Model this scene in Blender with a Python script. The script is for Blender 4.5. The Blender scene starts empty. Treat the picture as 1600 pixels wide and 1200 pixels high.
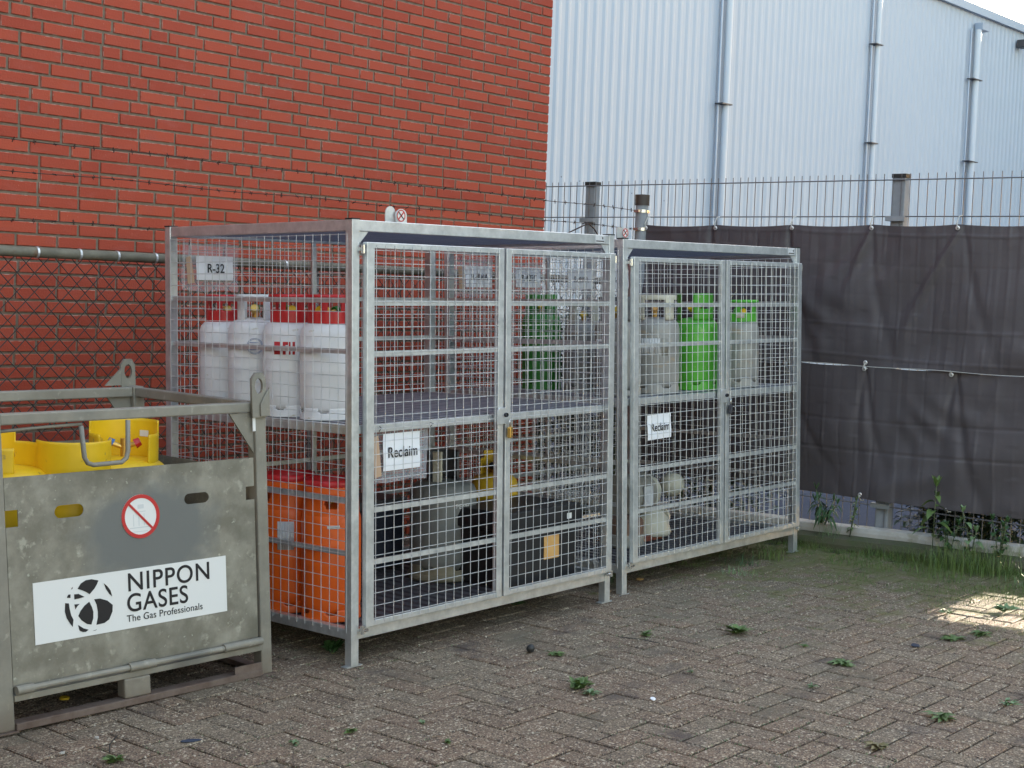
import bpy, bmesh, math, random
from mathutils import Vector, Matrix
random.seed(7)
S = bpy.context.scene
COL = S.collection
R_ = math.radians

# ---------------------------------------------------------------- camera
cam_d = bpy.data.cameras.new('camera'); cam = bpy.data.objects.new('camera', cam_d); COL.objects.link(cam)
CX = Vector((0.66302, -0.74778, 0.03477)); CF = Vector((0.7481, 0.66020, -0.0669))
CF.normalize(); CX = (CX - CF*CX.dot(CF)).normalized(); CY = (-CF).cross(CX)
CAMP = Vector((-3.794, -4.149, 1.531))
cam.matrix_world = Matrix(((CX.x, CY.x, -CF.x, CAMP.x), (CX.y, CY.y, -CF.y, CAMP.y), (CX.z, CY.z, -CF.z, CAMP.z), (0, 0, 0, 1)))
cam_d.sensor_width = 36; cam_d.lens = 2226.78/1600*36; cam_d.clip_start = .05; cam_d.clip_end = 2000
cam_d.dof.use_dof = False
S.camera = cam

# ---------------------------------------------------------------- world, sun, exposure
SUN_EL, SUN_AZ = R_(10.5), R_(1.0)        # azimuth measured from +X towards +Y
w = bpy.data.worlds.new('World'); S.world = w; w.use_nodes = True
nt = w.node_tree; nt.nodes.clear()
sky = nt.nodes.new('ShaderNodeTexSky'); sky.sky_type = 'NISHITA'; sky.sun_disc = False
sky.sun_elevation = SUN_EL; sky.sun_rotation = math.pi/2 - SUN_AZ
sky.air_density = 1.0; sky.dust_density = 1.6; sky.ozone_density = 1.0
bg = nt.nodes.new('ShaderNodeBackground'); bg.inputs[1].default_value = 0.15
wo = nt.nodes.new('ShaderNodeOutputWorld')
tint = nt.nodes.new('ShaderNodeMix'); tint.data_type = 'RGBA'; tint.blend_type = 'MULTIPLY'; tint.inputs[0].default_value = 1; tint.inputs[7].default_value = (1.15, 1.0, .87, 1)
nt.links.new(sky.outputs[0], tint.inputs[6]); nt.links.new(tint.outputs[2], bg.inputs[0]); nt.links.new(bg.outputs[0], wo.inputs[0])
sd = bpy.data.lights.new('sun', 'SUN'); sd.energy = 4.0; sd.angle = R_(0.5); sd.color = (1.0, .88, .70)
sun = bpy.data.objects.new('sun', sd); COL.objects.link(sun)
sdir = Vector((math.cos(SUN_EL)*math.cos(SUN_AZ), math.cos(SUN_EL)*math.sin(SUN_AZ), math.sin(SUN_EL)))
sun.rotation_euler = sdir.to_track_quat('Z', 'Y').to_euler(); sun.location = (0, 0, 12)
S.view_settings.view_transform = 'Standard'; S.view_settings.look = 'None'
S.view_settings.exposure = 3.05; S.view_settings.gamma = 1
S.render.engine = 'CYCLES'

# ---------------------------------------------------------------- helpers
GX, GY = 0.0115, -0.023
def gz(x, y): return GX*x + GY*y

def newmat(name, col, rough=.6, metal=0., noise=None, bump=None, spec=None):
    """noise=(scale, amount, second colour); bump=(scale, strength)"""
    m = bpy.data.materials.new(name); m.use_nodes = True
    n = m.node_tree.nodes; l = m.node_tree.links; b = n['Principled BSDF']
    b.inputs['Base Color'].default_value = (*col, 1); b.inputs['Roughness'].default_value = rough; b.inputs['Metallic'].default_value = metal
    if spec is not None: b.inputs['Specular IOR Level'].default_value = spec
    tc = n.new('ShaderNodeTexCoord')
    if noise:
        sc, c2, lo, hi = noise
        t = n.new('ShaderNodeTexNoise'); t.inputs['Scale'].default_value = sc; t.inputs['Detail'].default_value = 8; t.inputs['Roughness'].default_value = .65
        l.new(tc.outputs['Object'], t.inputs['Vector'])
        r = n.new('ShaderNodeValToRGB'); r.color_ramp.elements[0].position = lo; r.color_ramp.elements[1].position = hi
        r.color_ramp.elements[0].color = (*col, 1); r.color_ramp.elements[1].color = (*c2, 1)
        l.new(t.outputs['Fac'], r.inputs['Fac']); l.new(r.outputs['Color'], b.inputs['Base Color'])
    if bump:
        t2 = n.new('ShaderNodeTexNoise'); t2.inputs['Scale'].default_value = bump[0]; t2.inputs['Detail'].default_value = 6
        l.new(tc.outputs['Object'], t2.inputs['Vector'])
        bp = n.new('ShaderNodeBump'); bp.inputs['Strength'].default_value = bump[1]; bp.inputs['Distance'].default_value = .004
        l.new(t2.outputs['Fac'], bp.inputs['Height']); l.new(bp.outputs['Normal'], b.inputs['Normal'])
    return m

def layer(m, mask_builder, col2):
    """mix a second colour over the base colour with a mask socket built by mask_builder(nodes, links, texcoord)"""
    n = m.node_tree.nodes; l = m.node_tree.links; b = n['Principled BSDF']
    tc = n.new('ShaderNodeTexCoord'); fac = mask_builder(n, l, tc)
    mx = n.new('ShaderNodeMix'); mx.data_type = 'RGBA'
    if b.inputs['Base Color'].links: l.new(b.inputs['Base Color'].links[0].from_socket, mx.inputs[6])
    else: mx.inputs[6].default_value = b.inputs['Base Color'].default_value
    mx.inputs[7].default_value = (*col2, 1); l.new(fac, mx.inputs[0]); l.new(mx.outputs[2], b.inputs['Base Color'])

def nmask(scale, lo, hi, detail=6, coord='Object', vec=None, rough=.6):
    def f(n, l, tc):
        t = n.new('ShaderNodeTexNoise'); t.inputs['Scale'].default_value = scale; t.inputs['Detail'].default_value = detail; t.inputs['Roughness'].default_value = rough
        if vec:
            mp = n.new('ShaderNodeMapping'); mp.inputs['Scale'].default_value = vec; l.new(tc.outputs[coord], mp.inputs[0]); l.new(mp.outputs[0], t.inputs['Vector'])
        else: l.new(tc.outputs[coord], t.inputs['Vector'])
        r = n.new('ShaderNodeMapRange'); r.inputs[1].default_value = lo; r.inputs[2].default_value = hi
        l.new(t.outputs['Fac'], r.inputs[0]); return r.outputs[0]
    return f
def zmask(z0, z1, amt=1, nscale=6):
    """a ragged band near a height: 1 at z0 fading to 0 at z1"""
    def f(n, l, tc):
        sp = n.new('ShaderNodeSeparateXYZ'); l.new(tc.outputs['Object'], sp.inputs[0])
        r = n.new('ShaderNodeMapRange'); r.inputs[1].default_value = z0; r.inputs[2].default_value = z1; r.inputs[3].default_value = 1.2; r.inputs[4].default_value = -.2; r.clamp = False
        l.new(sp.outputs['Z'], r.inputs[0])
        t = n.new('ShaderNodeTexNoise'); t.inputs['Scale'].default_value = nscale; t.inputs['Detail'].default_value = 6; l.new(tc.outputs['Object'], t.inputs['Vector'])
        a = n.new('ShaderNodeMath'); a.operation = 'MULTIPLY_ADD'; l.new(t.outputs['Fac'], a.inputs[0]); a.inputs[1].default_value = 2.0; a.inputs[2].default_value = -1.0
        s = n.new('ShaderNodeMath'); s.operation = 'ADD'; l.new(a.outputs[0], s.inputs[0]); l.new(r.outputs[0], s.inputs[1])
        c = n.new('ShaderNodeClamp'); l.new(s.outputs[0], c.inputs[0])
        k = n.new('ShaderNodeMath'); k.operation = 'MULTIPLY'; l.new(c.outputs[0], k.inputs[0]); k.inputs[1].default_value = amt
        return k.outputs[0]
    return f

class MB:
    """collects geometry and links it as one mesh object"""
    def __init__(s): s.v = []; s.f = []; s.a = []; s.cur = 0.
    def add(s, vs, fs):
        o = len(s.v); s.v.extend([tuple(p) for p in vs]); s.f.extend([tuple(i+o for i in q) for q in fs]); s.a.extend([s.cur]*len(fs)); return s
    def box(s, x0, x1, y0, y1, z0, z1):
        return s.add([(x0,y0,z0),(x1,y0,z0),(x1,y1,z0),(x0,y1,z0),(x0,y0,z1),(x1,y0,z1),(x1,y1,z1),(x0,y1,z1)],
                     [(0,3,2,1),(4,5,6,7),(0,1,5,4),(1,2,6,5),(2,3,7,6),(3,0,4,7)])
    def tube(s, a, b, r, n=6, r2=None, cap=True):
        a = Vector(a); b = Vector(b); d = (b-a).normalized(); r2 = r if r2 is None else r2
        u = d.orthogonal().normalized() if abs(d.z) < .9 else Vector((1,0,0)); u = (u - d*u.dot(d)).normalized(); v = d.cross(u)
        vs = []
        for k in range(n):
            t = 2*math.pi*(k+.5)/n; o = u*math.cos(t) + v*math.sin(t); vs += [a+o*r, b+o*r2]
        fs = [(2*k, 2*((k+1)%n), 2*((k+1)%n)+1, 2*k+1) for k in range(n)]
        if cap: fs += [tuple(2*k for k in range(n))[::-1], tuple(2*k+1 for k in range(n))]
        return s.add(vs, fs)
    def path(s, pts, r, n=6):
        pts = [Vector(p) for p in pts]; m = len(pts); vs = []; prev = None
        for i, p in enumerate(pts):
            d = (pts[min(i+1, m-1)] - pts[max(i-1, 0)]).normalized()
            u = (prev if prev else d.orthogonal()); u = (u - d*u.dot(d)).normalized(); prev = u; v = d.cross(u)
            for k in range(n):
                t = 2*math.pi*k/n; vs.append(p + (u*math.cos(t)+v*math.sin(t))*r)
        fs = [(i*n+k, i*n+(k+1)%n, (i+1)*n+(k+1)%n, (i+1)*n+k) for i in range(m-1) for k in range(n)]
        fs += [tuple(range(n))[::-1], tuple((m-1)*n+k for k in range(n))]
        return s.add(vs, fs)
    def lathe(s, prof, n=40, c=(0,0,0)):
        vs = []; m = len(prof)
        for k in range(n):
            t = 2*math.pi*k/n
            for r, z in prof: vs.append((c[0]+r*math.cos(t), c[1]+r*math.sin(t), c[2]+z))
        fs = [(k*m+i, ((k+1)%n)*m+i, ((k+1)%n)*m+i+1, k*m+i+1) for k in range(n) for i in range(m-1)]
        return s.add(vs, fs)
    def prism(s, outline, ax, lo, hi):
        """outline in the two other axes, extruded along ax"""
        n = len(outline)
        def P(p, h):
            return {0:(h,p[0],p[1]), 1:(p[0],h,p[1]), 2:(p[0],p[1],h)}[ax]
        vs = [P(p, lo) for p in outline] + [P(p, hi) for p in outline]
        fs = [tuple(range(n))[::-1], tuple(range(n, 2*n))] + [(k, (k+1)%n, (k+1)%n+n, k+n) for k in range(n)]
        return s.add(vs, fs)
    def build(s, name, mat, parent=None, smooth=False, bevel=0, solid=0, attr=False, loc=None, fixn=True, rot=None):
        me = bpy.data.meshes.new(name); me.from_pydata(s.v, [], s.f); me.update()
        if fixn:
            bm = bmesh.new(); bm.from_mesh(me); bmesh.ops.recalc_face_normals(bm, faces=bm.faces); bm.to_mesh(me); bm.free()
        if attr:
            a = me.attributes.new('rnd', 'FLOAT', 'FACE'); a.data.foreach_set('value', s.a)
        if smooth: me.shade_smooth() if hasattr(me, 'shade_smooth') else me.polygons.foreach_set('use_smooth', [True]*len(me.polygons))
        me.materials.append(mat); o = bpy.data.objects.new(name, me); COL.objects.link(o)
        if parent: o.parent = parent
        if loc: o.location = loc
        if rot: o.rotation_euler = rot
        if solid:
            md = o.modifiers.new('solid', 'SOLIDIFY'); md.thickness = solid; md.offset = 0
        if bevel:
            md = o.modifiers.new('bevel', 'BEVEL'); md.width = bevel; md.segments = 2; md.limit_method = 'ANGLE'; md.angle_limit = R_(35)
        if smooth == 'auto':
            try: me.set_sharp_from_angle(angle=R_(35))
            except Exception: pass
        return o

def tag(o, label=None, cat=None, group=None, kind=None):
    if label: o['label'] = label
    if cat: o['category'] = cat
    if group: o['group'] = group
    if kind: o['kind'] = kind
    return o
def empty(name, loc=(0,0,0), rz=0, label=None, cat=None, group=None):
    o = bpy.data.objects.new(name, None); COL.objects.link(o); o.location = loc; o.rotation_euler = (0,0,rz); o.empty_display_size = .1
    return tag(o, label, cat, group)

def curve_plate(name, outer, holes, thick, mat, parent=None, axis='XZ', off=0., bevel=0):
    """a flat plate of real thickness with holes; outline in local X,Z standing in the XZ plane at y=off"""
    cu = bpy.data.curves.new(name, 'CURVE'); cu.dimensions = '2D'; cu.fill_mode = 'BOTH'; cu.extrude = thick/2
    for pl in [outer]+holes:
        sp = cu.splines.new('POLY'); sp.points.add(len(pl)-1); sp.use_cyclic_u = True
        for i, p in enumerate(pl): sp.points[i].co = (p[0], p[1], 0, 1)
    tmp = bpy.data.objects.new('tmp', cu); me = bpy.data.meshes.new_from_object(tmp); bpy.data.objects.remove(tmp)
    if axis == 'XZ': me.transform(Matrix.Rotation(R_(90), 4, 'X')); me.transform(Matrix.Translation((0, off, 0)))
    me.name = name; me.materials.clear(); me.materials.append(mat)
    o = bpy.data.objects.new(name, me); COL.objects.link(o)
    if parent: o.parent = parent
    return o
def text_mesh(name, txt, size, mat, parent, loc, xscale=1., thick=.0008, bold=0., align='LEFT', spacing=1., rot=None):
    cu = bpy.data.curves.new(name, 'FONT'); cu.body = txt; cu.size = size; cu.extrude = thick/2; cu.offset = bold; cu.align_x = align; cu.space_character = spacing
    tmp = bpy.data.objects.new('tmp', cu); me = bpy.data.meshes.new_from_object(tmp); bpy.data.objects.remove(tmp)
    me.transform(Matrix.Diagonal((xscale, 1, 1, 1))); me.transform(Matrix.Rotation(R_(90), 4, 'X'))
    me.name = name; me.materials.clear(); me.materials.append(mat)
    o = bpy.data.objects.new(name, me); COL.objects.link(o); o.parent = parent; o.location = loc
    if rot: o.rotation_euler = rot
    return o
def circ(cx, cz, r, n=40, rz=None, a0=0, a1=360): 
    rz = r if rz is None else rz
    return [(cx+r*math.cos(R_(a0+(a1-a0)*k/n)), cz+rz*math.sin(R_(a0+(a1-a0)*k/n))) for k in range(n)]
def slot(x0, x1, z0, z1, n=8):
    r = (z1-z0)/2; c = (z0+z1)/2
    return [(x1-r+r*math.cos(R_(-90+180*k/n)), c+r*math.sin(R_(-90+180*k/n))) for k in range(n+1)] + [(x0+r+r*math.cos(R_(90+180*k/n)), c+r*math.sin(R_(90+180*k/n))) for k in range(n+1)]

# ---------------------------------------------------------------- materials
M = {}
def galv(name, c1, c2, rough=.5, metal=.55, s=9., bump=.08):
    m = newmat(name, c1, rough, metal, noise=(s, c2, .35, .68), bump=(60, bump)); return m
M['galv'] = galv('galvanised steel', (.50,.52,.53), (.72,.74,.75), .42, .72, s=14)
M['wire'] = newmat('galvanised wire', (.74,.75,.76), .42, .5, noise=(14, (.54,.55,.56), .4, .7))
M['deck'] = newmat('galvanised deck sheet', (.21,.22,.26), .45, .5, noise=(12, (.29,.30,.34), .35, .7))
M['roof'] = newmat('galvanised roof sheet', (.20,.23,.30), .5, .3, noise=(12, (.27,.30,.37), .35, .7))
M['floordeck'] = newmat('shade darkened deck sheet', (.10,.10,.115), .5, .4, noise=(12, (.15,.15,.165), .35, .7))  # floor copy of the deck sheet, shadow inside the cages darkened into its colour
M['capblack'] = newmat('black plastic cap', (.02,.02,.02), .5)
# weathered zinc of the crate
mz = newmat('weathered zinc', (.20,.183,.150), .62, .1, noise=(5, (.29,.268,.222), .35, .7), bump=(40, .15))
layer(mz, nmask(26, .60, .74, 4), (.35,.33,.275)); layer(mz, nmask(2.2, .55, .75, 5), (.15,.145,.13))
layer(mz, zmask(0.0, .13, .7, 9), (.12,.085,.06))
M['zinc'] = mz
def patch_mask(cx, cz, rx, rz):
    def f(n, l, tc):
        mp = n.new('ShaderNodeMapping'); mp.inputs['Location'].default_value = (-cx/rx, 0, -cz/rz); mp.inputs['Scale'].default_value = (1/rx, 0, 1/rz)
        l.new(tc.outputs['Object'], mp.inputs[0])
        t = n.new('ShaderNodeTexNoise'); t.inputs['Scale'].default_value = 9; t.inputs['Detail'].default_value = 5; l.new(tc.outputs['Object'], t.inputs['Vector'])
        ln = n.new('ShaderNodeVectorMath'); ln.operation = 'LENGTH'; l.new(mp.outputs[0], ln.inputs[0])
        a = n.new('ShaderNodeMath'); a.operation = 'MULTIPLY_ADD'; l.new(t.outputs['Fac'], a.inputs[0]); a.inputs[1].default_value = .9; l.new(ln.outputs['Value'], a.inputs[2])
        r = n.new('ShaderNodeMapRange'); r.inputs[1].default_value = 1.70; r.inputs[2].default_value = 1.22; l.new(a.outputs[0], r.inputs[0])
        return r.outputs[0]
    return f
mp_ = newmat('weathered zinc sheet', (.175,.160,.125), .6, .1, noise=(7, (.31,.288,.235), .38, .66), bump=(30, .18))
layer(mp_, nmask(20, .58, .68, 4), (.35,.33,.27)); layer(mp_, nmask(3, .52, .68, 6), (.14,.13,.10)); layer(mp_, nmask(48, .67, .74, 3), (.38,.365,.30))
layer(mp_, patch_mask(.58, .625, .27, .16), (.155,.158,.150))
layer(mp_, zmask(.10, .17, .5, 14), (.20,.11,.06))
M['zincsheet'] = mp_
mr = newmat('rusty zinc rail', (.15,.11,.09), .75, .1, noise=(16, (.10,.065,.05), .4, .65), bump=(50, .3)); M['rust'] = mr
M['white'] = newmat('white label vinyl', (.74,.73,.71), .45)
M['paper'] = newmat('white paper', (.92,.92,.95), .7)
M['ink'] = newmat('black ink', (.012,.011,.014), .5)
M['signred'] = newmat('sign red', (.50,.03,.03), .4)
M['faint'] = newmat('faded print', (.60,.61,.61), .5)
M['whitecyl'] = newmat('white cylinder paint', (.74,.73,.74), .38, noise=(5, (.68,.67,.66), .45, .75))
layer(M['whitecyl'], nmask(14, .67, .74, 6, vec=(1,1,2.5)), (.50,.45,.34))
M['redplastic'] = newmat('red plastic', (.56,.018,.022), .38, noise=(7, (.46,.02,.02), .4, .7))
M['orange'] = newmat('orange paint', (.80,.125,.008), .42, noise=(6, (.68,.095,.008), .4, .75))
layer(M['orange'], nmask(18, .66, .74, 6), (.45,.10,.03))
M['yellow'] = newmat('yellow paint', (.82,.52,.012), .4, noise=(5, (.74,.44,.012), .4, .75)); layer(M['yellow'], nmask(20, .66, .73, 5), (.35,.24,.08))
M['yellowdull'] = newmat('dull yellow paint', (.62,.38,.02), .5)
M['green'] = newmat('green paint', (.09,.42,.035), .42, noise=(6, (.07,.34,.03), .4, .7)); layer(M['green'], nmask(20, .64, .72, 5), (.20,.45,.10))
M['darkgreen'] = newmat('dark green paint', (.03,.20,.025), .5)
M['greycyl'] = newmat('grey cylinder paint', (.25,.245,.24), .5, .15, noise=(6, (.34,.325,.30), .35, .7)); layer(M['greycyl'], nmask(9, .58, .7, 6, vec=(1,1,2)), (.36,.29,.22))
M['darkgrey'] = newmat('dark grey paint', (.09,.09,.10), .5, .1, noise=(6, (.12,.12,.13), .4, .7))
M['benec'] = newmat('olive grey paint', (.17,.175,.165), .5, noise=(5, (.21,.21,.195), .4, .7))
M['cream'] = newmat('cream plastic', (.58,.55,.45), .55, noise=(8, (.48,.45,.37), .4, .7)); M['dulltan'] = newmat('dirty tan rubber', (.26,.23,.16), .7, noise=(8, (.18,.15,.10), .4, .7))
M['tankgrey'] = newmat('taupe grey steel', (.30,.285,.25), .5, .1, noise=(8, (.24,.22,.19), .4, .7))
M['brass'] = newmat('brass', (.62,.38,.10), .35, .85)
M['steel'] = newmat('bright steel', (.6,.6,.6), .25, .9)
M['blackbox'] = newmat('black moulded plastic', (.016,.016,.018), .45, bump=(30, .1))
M['navy'] = newmat('navy speckled wrap', (.03,.036,.06), .6, noise=(70, (.10,.115,.16), .55, .75), bump=(70, .6))
M['blue'] = newmat('blue plastic', (.03,.12,.35), .45)
M['kraft'] = newmat('orange paper label', (.62,.33,.10), .7, noise=(14, (.70,.42,.16), .4, .7))
M['labelgrey'] = newmat('worn paper label', (.50,.50,.51), .7, noise=(20, (.62,.62,.63), .4, .65))
M['redbrown'] = newmat('red brown base', (.16,.045,.03), .6)
M['tape'] = newmat('brown packing tape', (.50,.33,.22), .4)
pn = M['paper'].node_tree; tr_ = pn.nodes.new('ShaderNodeBsdfTranslucent'); tr_.inputs[0].default_value = (.86,.86,.89,1); ms_ = pn.nodes.new('ShaderNodeMixShader'); ms_.inputs[0].default_value = .12
pn.links.new(pn.nodes['Principled BSDF'].outputs[0], ms_.inputs[1]); pn.links.new(tr_.outputs[0], ms_.inputs[2]); pn.links.new(ms_.outputs[0], pn.nodes['Material Output'].inputs[0])
# clear sleeve
mc = newmat('clear plastic sleeve', (.75,.78,.85), .12); mc.node_tree.nodes['Principled BSDF'].inputs['Alpha'].default_value = .30; M['sleeve'] = mc
# tarpaulin
mt = newmat('dark tarpaulin', (.068,.057,.062), .52, noise=(2.5, (.080,.068,.073), .35, .7), bump=(320, .12))
layer(mt, nmask(5, .60, .8, 6), (.105,.090,.093)); M['tarp'] = mt
M['eyelet'] = newmat('eyelet metal', (.7,.69,.68), .3, .6)
M['cord'] = newmat('white cord', (.50,.49,.46), .8)
# brick
mb = newmat('red brick', (.36,.050,.022), .8, bump=(110, .5))
n = mb.node_tree.nodes; l = mb.node_tree.links; b = n['Principled BSDF']
at = n.new('ShaderNodeAttribute'); at.attribute_name = 'rnd'
cr = n.new('ShaderNodeValToRGB'); e = cr.color_ramp.elements; e[0].color = (.325,.044,.019,1); e[1].color = (.400,.064,.028,1); e2 = cr.color_ramp.elements.new(.5); e2.color = (.365,.053,.023,1)
l.new(at.outputs['Fac'], cr.inputs[0]); l.new(cr.outputs[0], b.inputs['Base Color'])
layer(mb, nmask(9, .52, .72, 6, vec=(1,1,2)), (.36,.066,.040))
layer(mb, nmask(85, .68, .76, 3), (.48,.24,.18))
M['brick'] = mb
# raised pale rim of each brick face (lime bloom)
me_ = newmat('brick arris', (.36,.06,.03), .85, bump=(120, .5)); layer(me_, nmask(30, .45, .60, 5), (.46,.26,.20)); layer(me_, nmask(4, .45, .6, 4), (.36,.056,.026)); M['arris'] = me_
mm = newmat('grey mortar', (.165,.128,.092), .95, noise=(30, (.22,.175,.13), .35, .7), bump=(160, .8)); M['mortar'] = mm
# pavers
mg = newmat('exposed aggregate paver', (.12,.092,.075), .85)
n = mg.node_tree.nodes; l = mg.node_tree.links; b = n['Principled BSDF']
at = n.new('ShaderNodeAttribute'); at.attribute_name = 'rnd'
cr = n.new('ShaderNodeValToRGB'); e = cr.color_ramp.elements; e[0].color = (.132,.088,.058,1); e[1].color = (.200,.150,.102,1)
k1 = cr.color_ramp.elements.new(.35); k1.color = (.185,.118,.078,1); k2 = cr.color_ramp.elements.new(.7); k2.color = (.158,.118,.080,1)
l.new(at.outputs['Fac'], cr.inputs[0]); l.new(cr.outputs[0], b.inputs['Base Color'])
def vor(scale, lo, hi, seedoff=0):
    def f(n, l, tc):
        v = n.new('ShaderNodeTexVoronoi'); v.inputs['Scale'].default_value = scale; v.inputs['Randomness'].default_value = 1
        mp = n.new('ShaderNodeMapping'); mp.inputs['Location'].default_value = (seedoff, seedoff*.7, 0); l.new(tc.outputs['Object'], mp.inputs[0]); l.new(mp.outputs[0], v.inputs['Vector'])
        sp = n.new('ShaderNodeSeparateColor'); l.new(v.outputs['Color'], sp.inputs[0])
        r = n.new('ShaderNodeMapRange'); r.inputs[1].default_value = lo; r.inputs[2].default_value = hi; l.new(sp.outputs[0], r.inputs[0])
        d = n.new('ShaderNodeMapRange'); d.inputs[1].default_value = .62; d.inputs[2].default_value = .45; l.new(v.outputs['Distance'], d.inputs[0])
        k = n.new('ShaderNodeMath'); k.operation = 'MULTIPLY'; l.new(r.outputs[0], k.inputs[0]); l.new(d.outputs[0], k.inputs[1]); return k.outputs[0]
    return f
layer(mg, vor(190, .64, .74), (.065,.048,.035)); layer(mg, vor(140, .68, .72, 3.3), (.36,.28,.19)); layer(mg, vor(105, .90, .92, 5.1), (.52,.44,.33)); layer(mg, vor(210, .72, .80, 8.1), (.30,.22,.15)); layer(mg, vor(160, .84, .88, 11.), (.045,.033,.026))
layer(mg, nmask(1.7, .56, .74, 6), (.120,.098,.066)); layer(mg, nmask(7, .66, .76, 5), (.095,.090,.045)); layer(mg, nmask(2.6, .58, .72, 5), (.085,.062,.050))
def kerbmoss(n, l, tc):
    sp = n.new('ShaderNodeSeparateXYZ'); l.new(tc.outputs['Object'], sp.inputs[0])
    r = n.new('ShaderNodeMapRange'); r.inputs[1].default_value = 1.2; r.inputs[2].default_value = 3.9; r.inputs[3].default_value = -.15; r.inputs[4].default_value = .15; l.new(sp.outputs['X'], r.inputs[0])
    t = n.new('ShaderNodeTexNoise'); t.inputs['Scale'].default_value = 7; t.inputs['Detail'].default_value = 9; t.inputs['Roughness'].default_value = .75; l.new(tc.outputs['Object'], t.inputs['Vector'])
    a = n.new('ShaderNodeMath'); a.operation = 'ADD'; l.new(t.outputs['Fac'], a.inputs[0]); l.new(r.outputs[0], a.inputs[1])
    q = n.new('ShaderNodeMapRange'); q.inputs[1].default_value = .49; q.inputs[2].default_value = .60; q.inputs[4].default_value = .8; l.new(a.outputs[0], q.inputs[0]); return q.outputs[0]
layer(mg, kerbmoss, (.125,.122,.040))
t2 = n.new('ShaderNodeTexVoronoi'); t2.inputs['Scale'].default_value = 170; tc = n.new('ShaderNodeTexCoord'); l.new(tc.outputs['Object'], t2.inputs['Vector'])
bp = n.new('ShaderNodeBump'); bp.inputs['Strength'].default_value = .9; bp.inputs['Distance'].default_value = .004; bp.invert = True; l.new(t2.outputs['Distance'], bp.inputs['Height']); l.new(bp.outputs['Normal'], b.inputs['Normal'])
M['paver'] = mg
M['soil'] = newmat('dark joint soil', (.045,.036,.027), .95, noise=(3, (.050,.050,.022), .45, .62), bump=(60, .8))
M['asphalt'] = newmat('blue grey asphalt', (.045,.053,.080), .95, noise=(20, (.06,.068,.095), .35, .7), bump=(90, .5), spec=.1)
M['kerb'] = newmat('weathered concrete', (.34,.31,.27), .85, noise=(7, (.46,.43,.39), .35, .7), bump=(60, .5)); layer(M['kerb'], nmask(5, .55, .7, 6), (.15,.14,.07))
M['moss'] = newmat('mossy concrete', (.085,.075,.045), .95, noise=(9, (.055,.07,.025), .4, .65), bump=(50, .8))
def leafmat(name, c1, c2, tr=.25):
    m = newmat(name, c1, .5, noise=(7, c2, .35, .7)); b = m.node_tree.nodes['Principled BSDF']
    m.node_tree.nodes['Principled BSDF'].inputs['Transmission Weight'].default_value = 0
    return m
M['leaf'] = leafmat('weed leaf', (.070,.125,.030), (.12,.17,.045)); M['leafdark'] = leafmat('dark leaf', (.030,.075,.022), (.045,.10,.03)); M['leafpale'] = leafmat('grey green leaf', (.13,.20,.09), (.18,.26,.12))
M['grass'] = leafmat('grass', (.075,.13,.025), (.13,.17,.04)); M['dry'] = leafmat('dry grass', (.20,.15,.06), (.13,.12,.04)); M['stem'] = newmat('stem', (.09,.11,.05), .7)
M['hedge'] = leafmat('hedge leaf', (.018,.035,.014), (.03,.055,.02))
M['chain'] = newmat('dark chain link wire', (.035,.037,.036), .6, .2)
M['rail'] = newmat('lichened steel pipe', (.12,.11,.08), .75, .1, noise=(9, (.18,.165,.125), .4, .65), bump=(60, .3)); layer(M['rail'], nmask(13, .60, .7, 4), (.16,.10,.06))
M['post'] = newmat('dull steel post', (.26,.27,.29), .65, .0, noise=(10, (.21,.22,.23), .4, .7))
M['fencewire'] = newmat('dull fence wire', (.17,.165,.17), .5, .4)
M['barb'] = newmat('rusty barbed wire', (.05,.028,.022), .8, .2)
M['cladding'] = newmat('pale blue steel cladding', (.305,.36,.44), .65, .0, noise=(.25, (.32,.375,.455), .3, .7))
M['claddark'] = newmat('grey blue pipe', (.27,.33,.43), .4, .3)
M['pipe'] = newmat('pale grey pipe', (.40,.45,.52), .5)
M['darkmetal'] = newmat('dark bracket', (.05,.05,.06), .5, .5)
M['render'] = newmat('plain render', (.20,.19,.18), .9, noise=(2, (.25,.24,.22), .3, .7))

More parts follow.
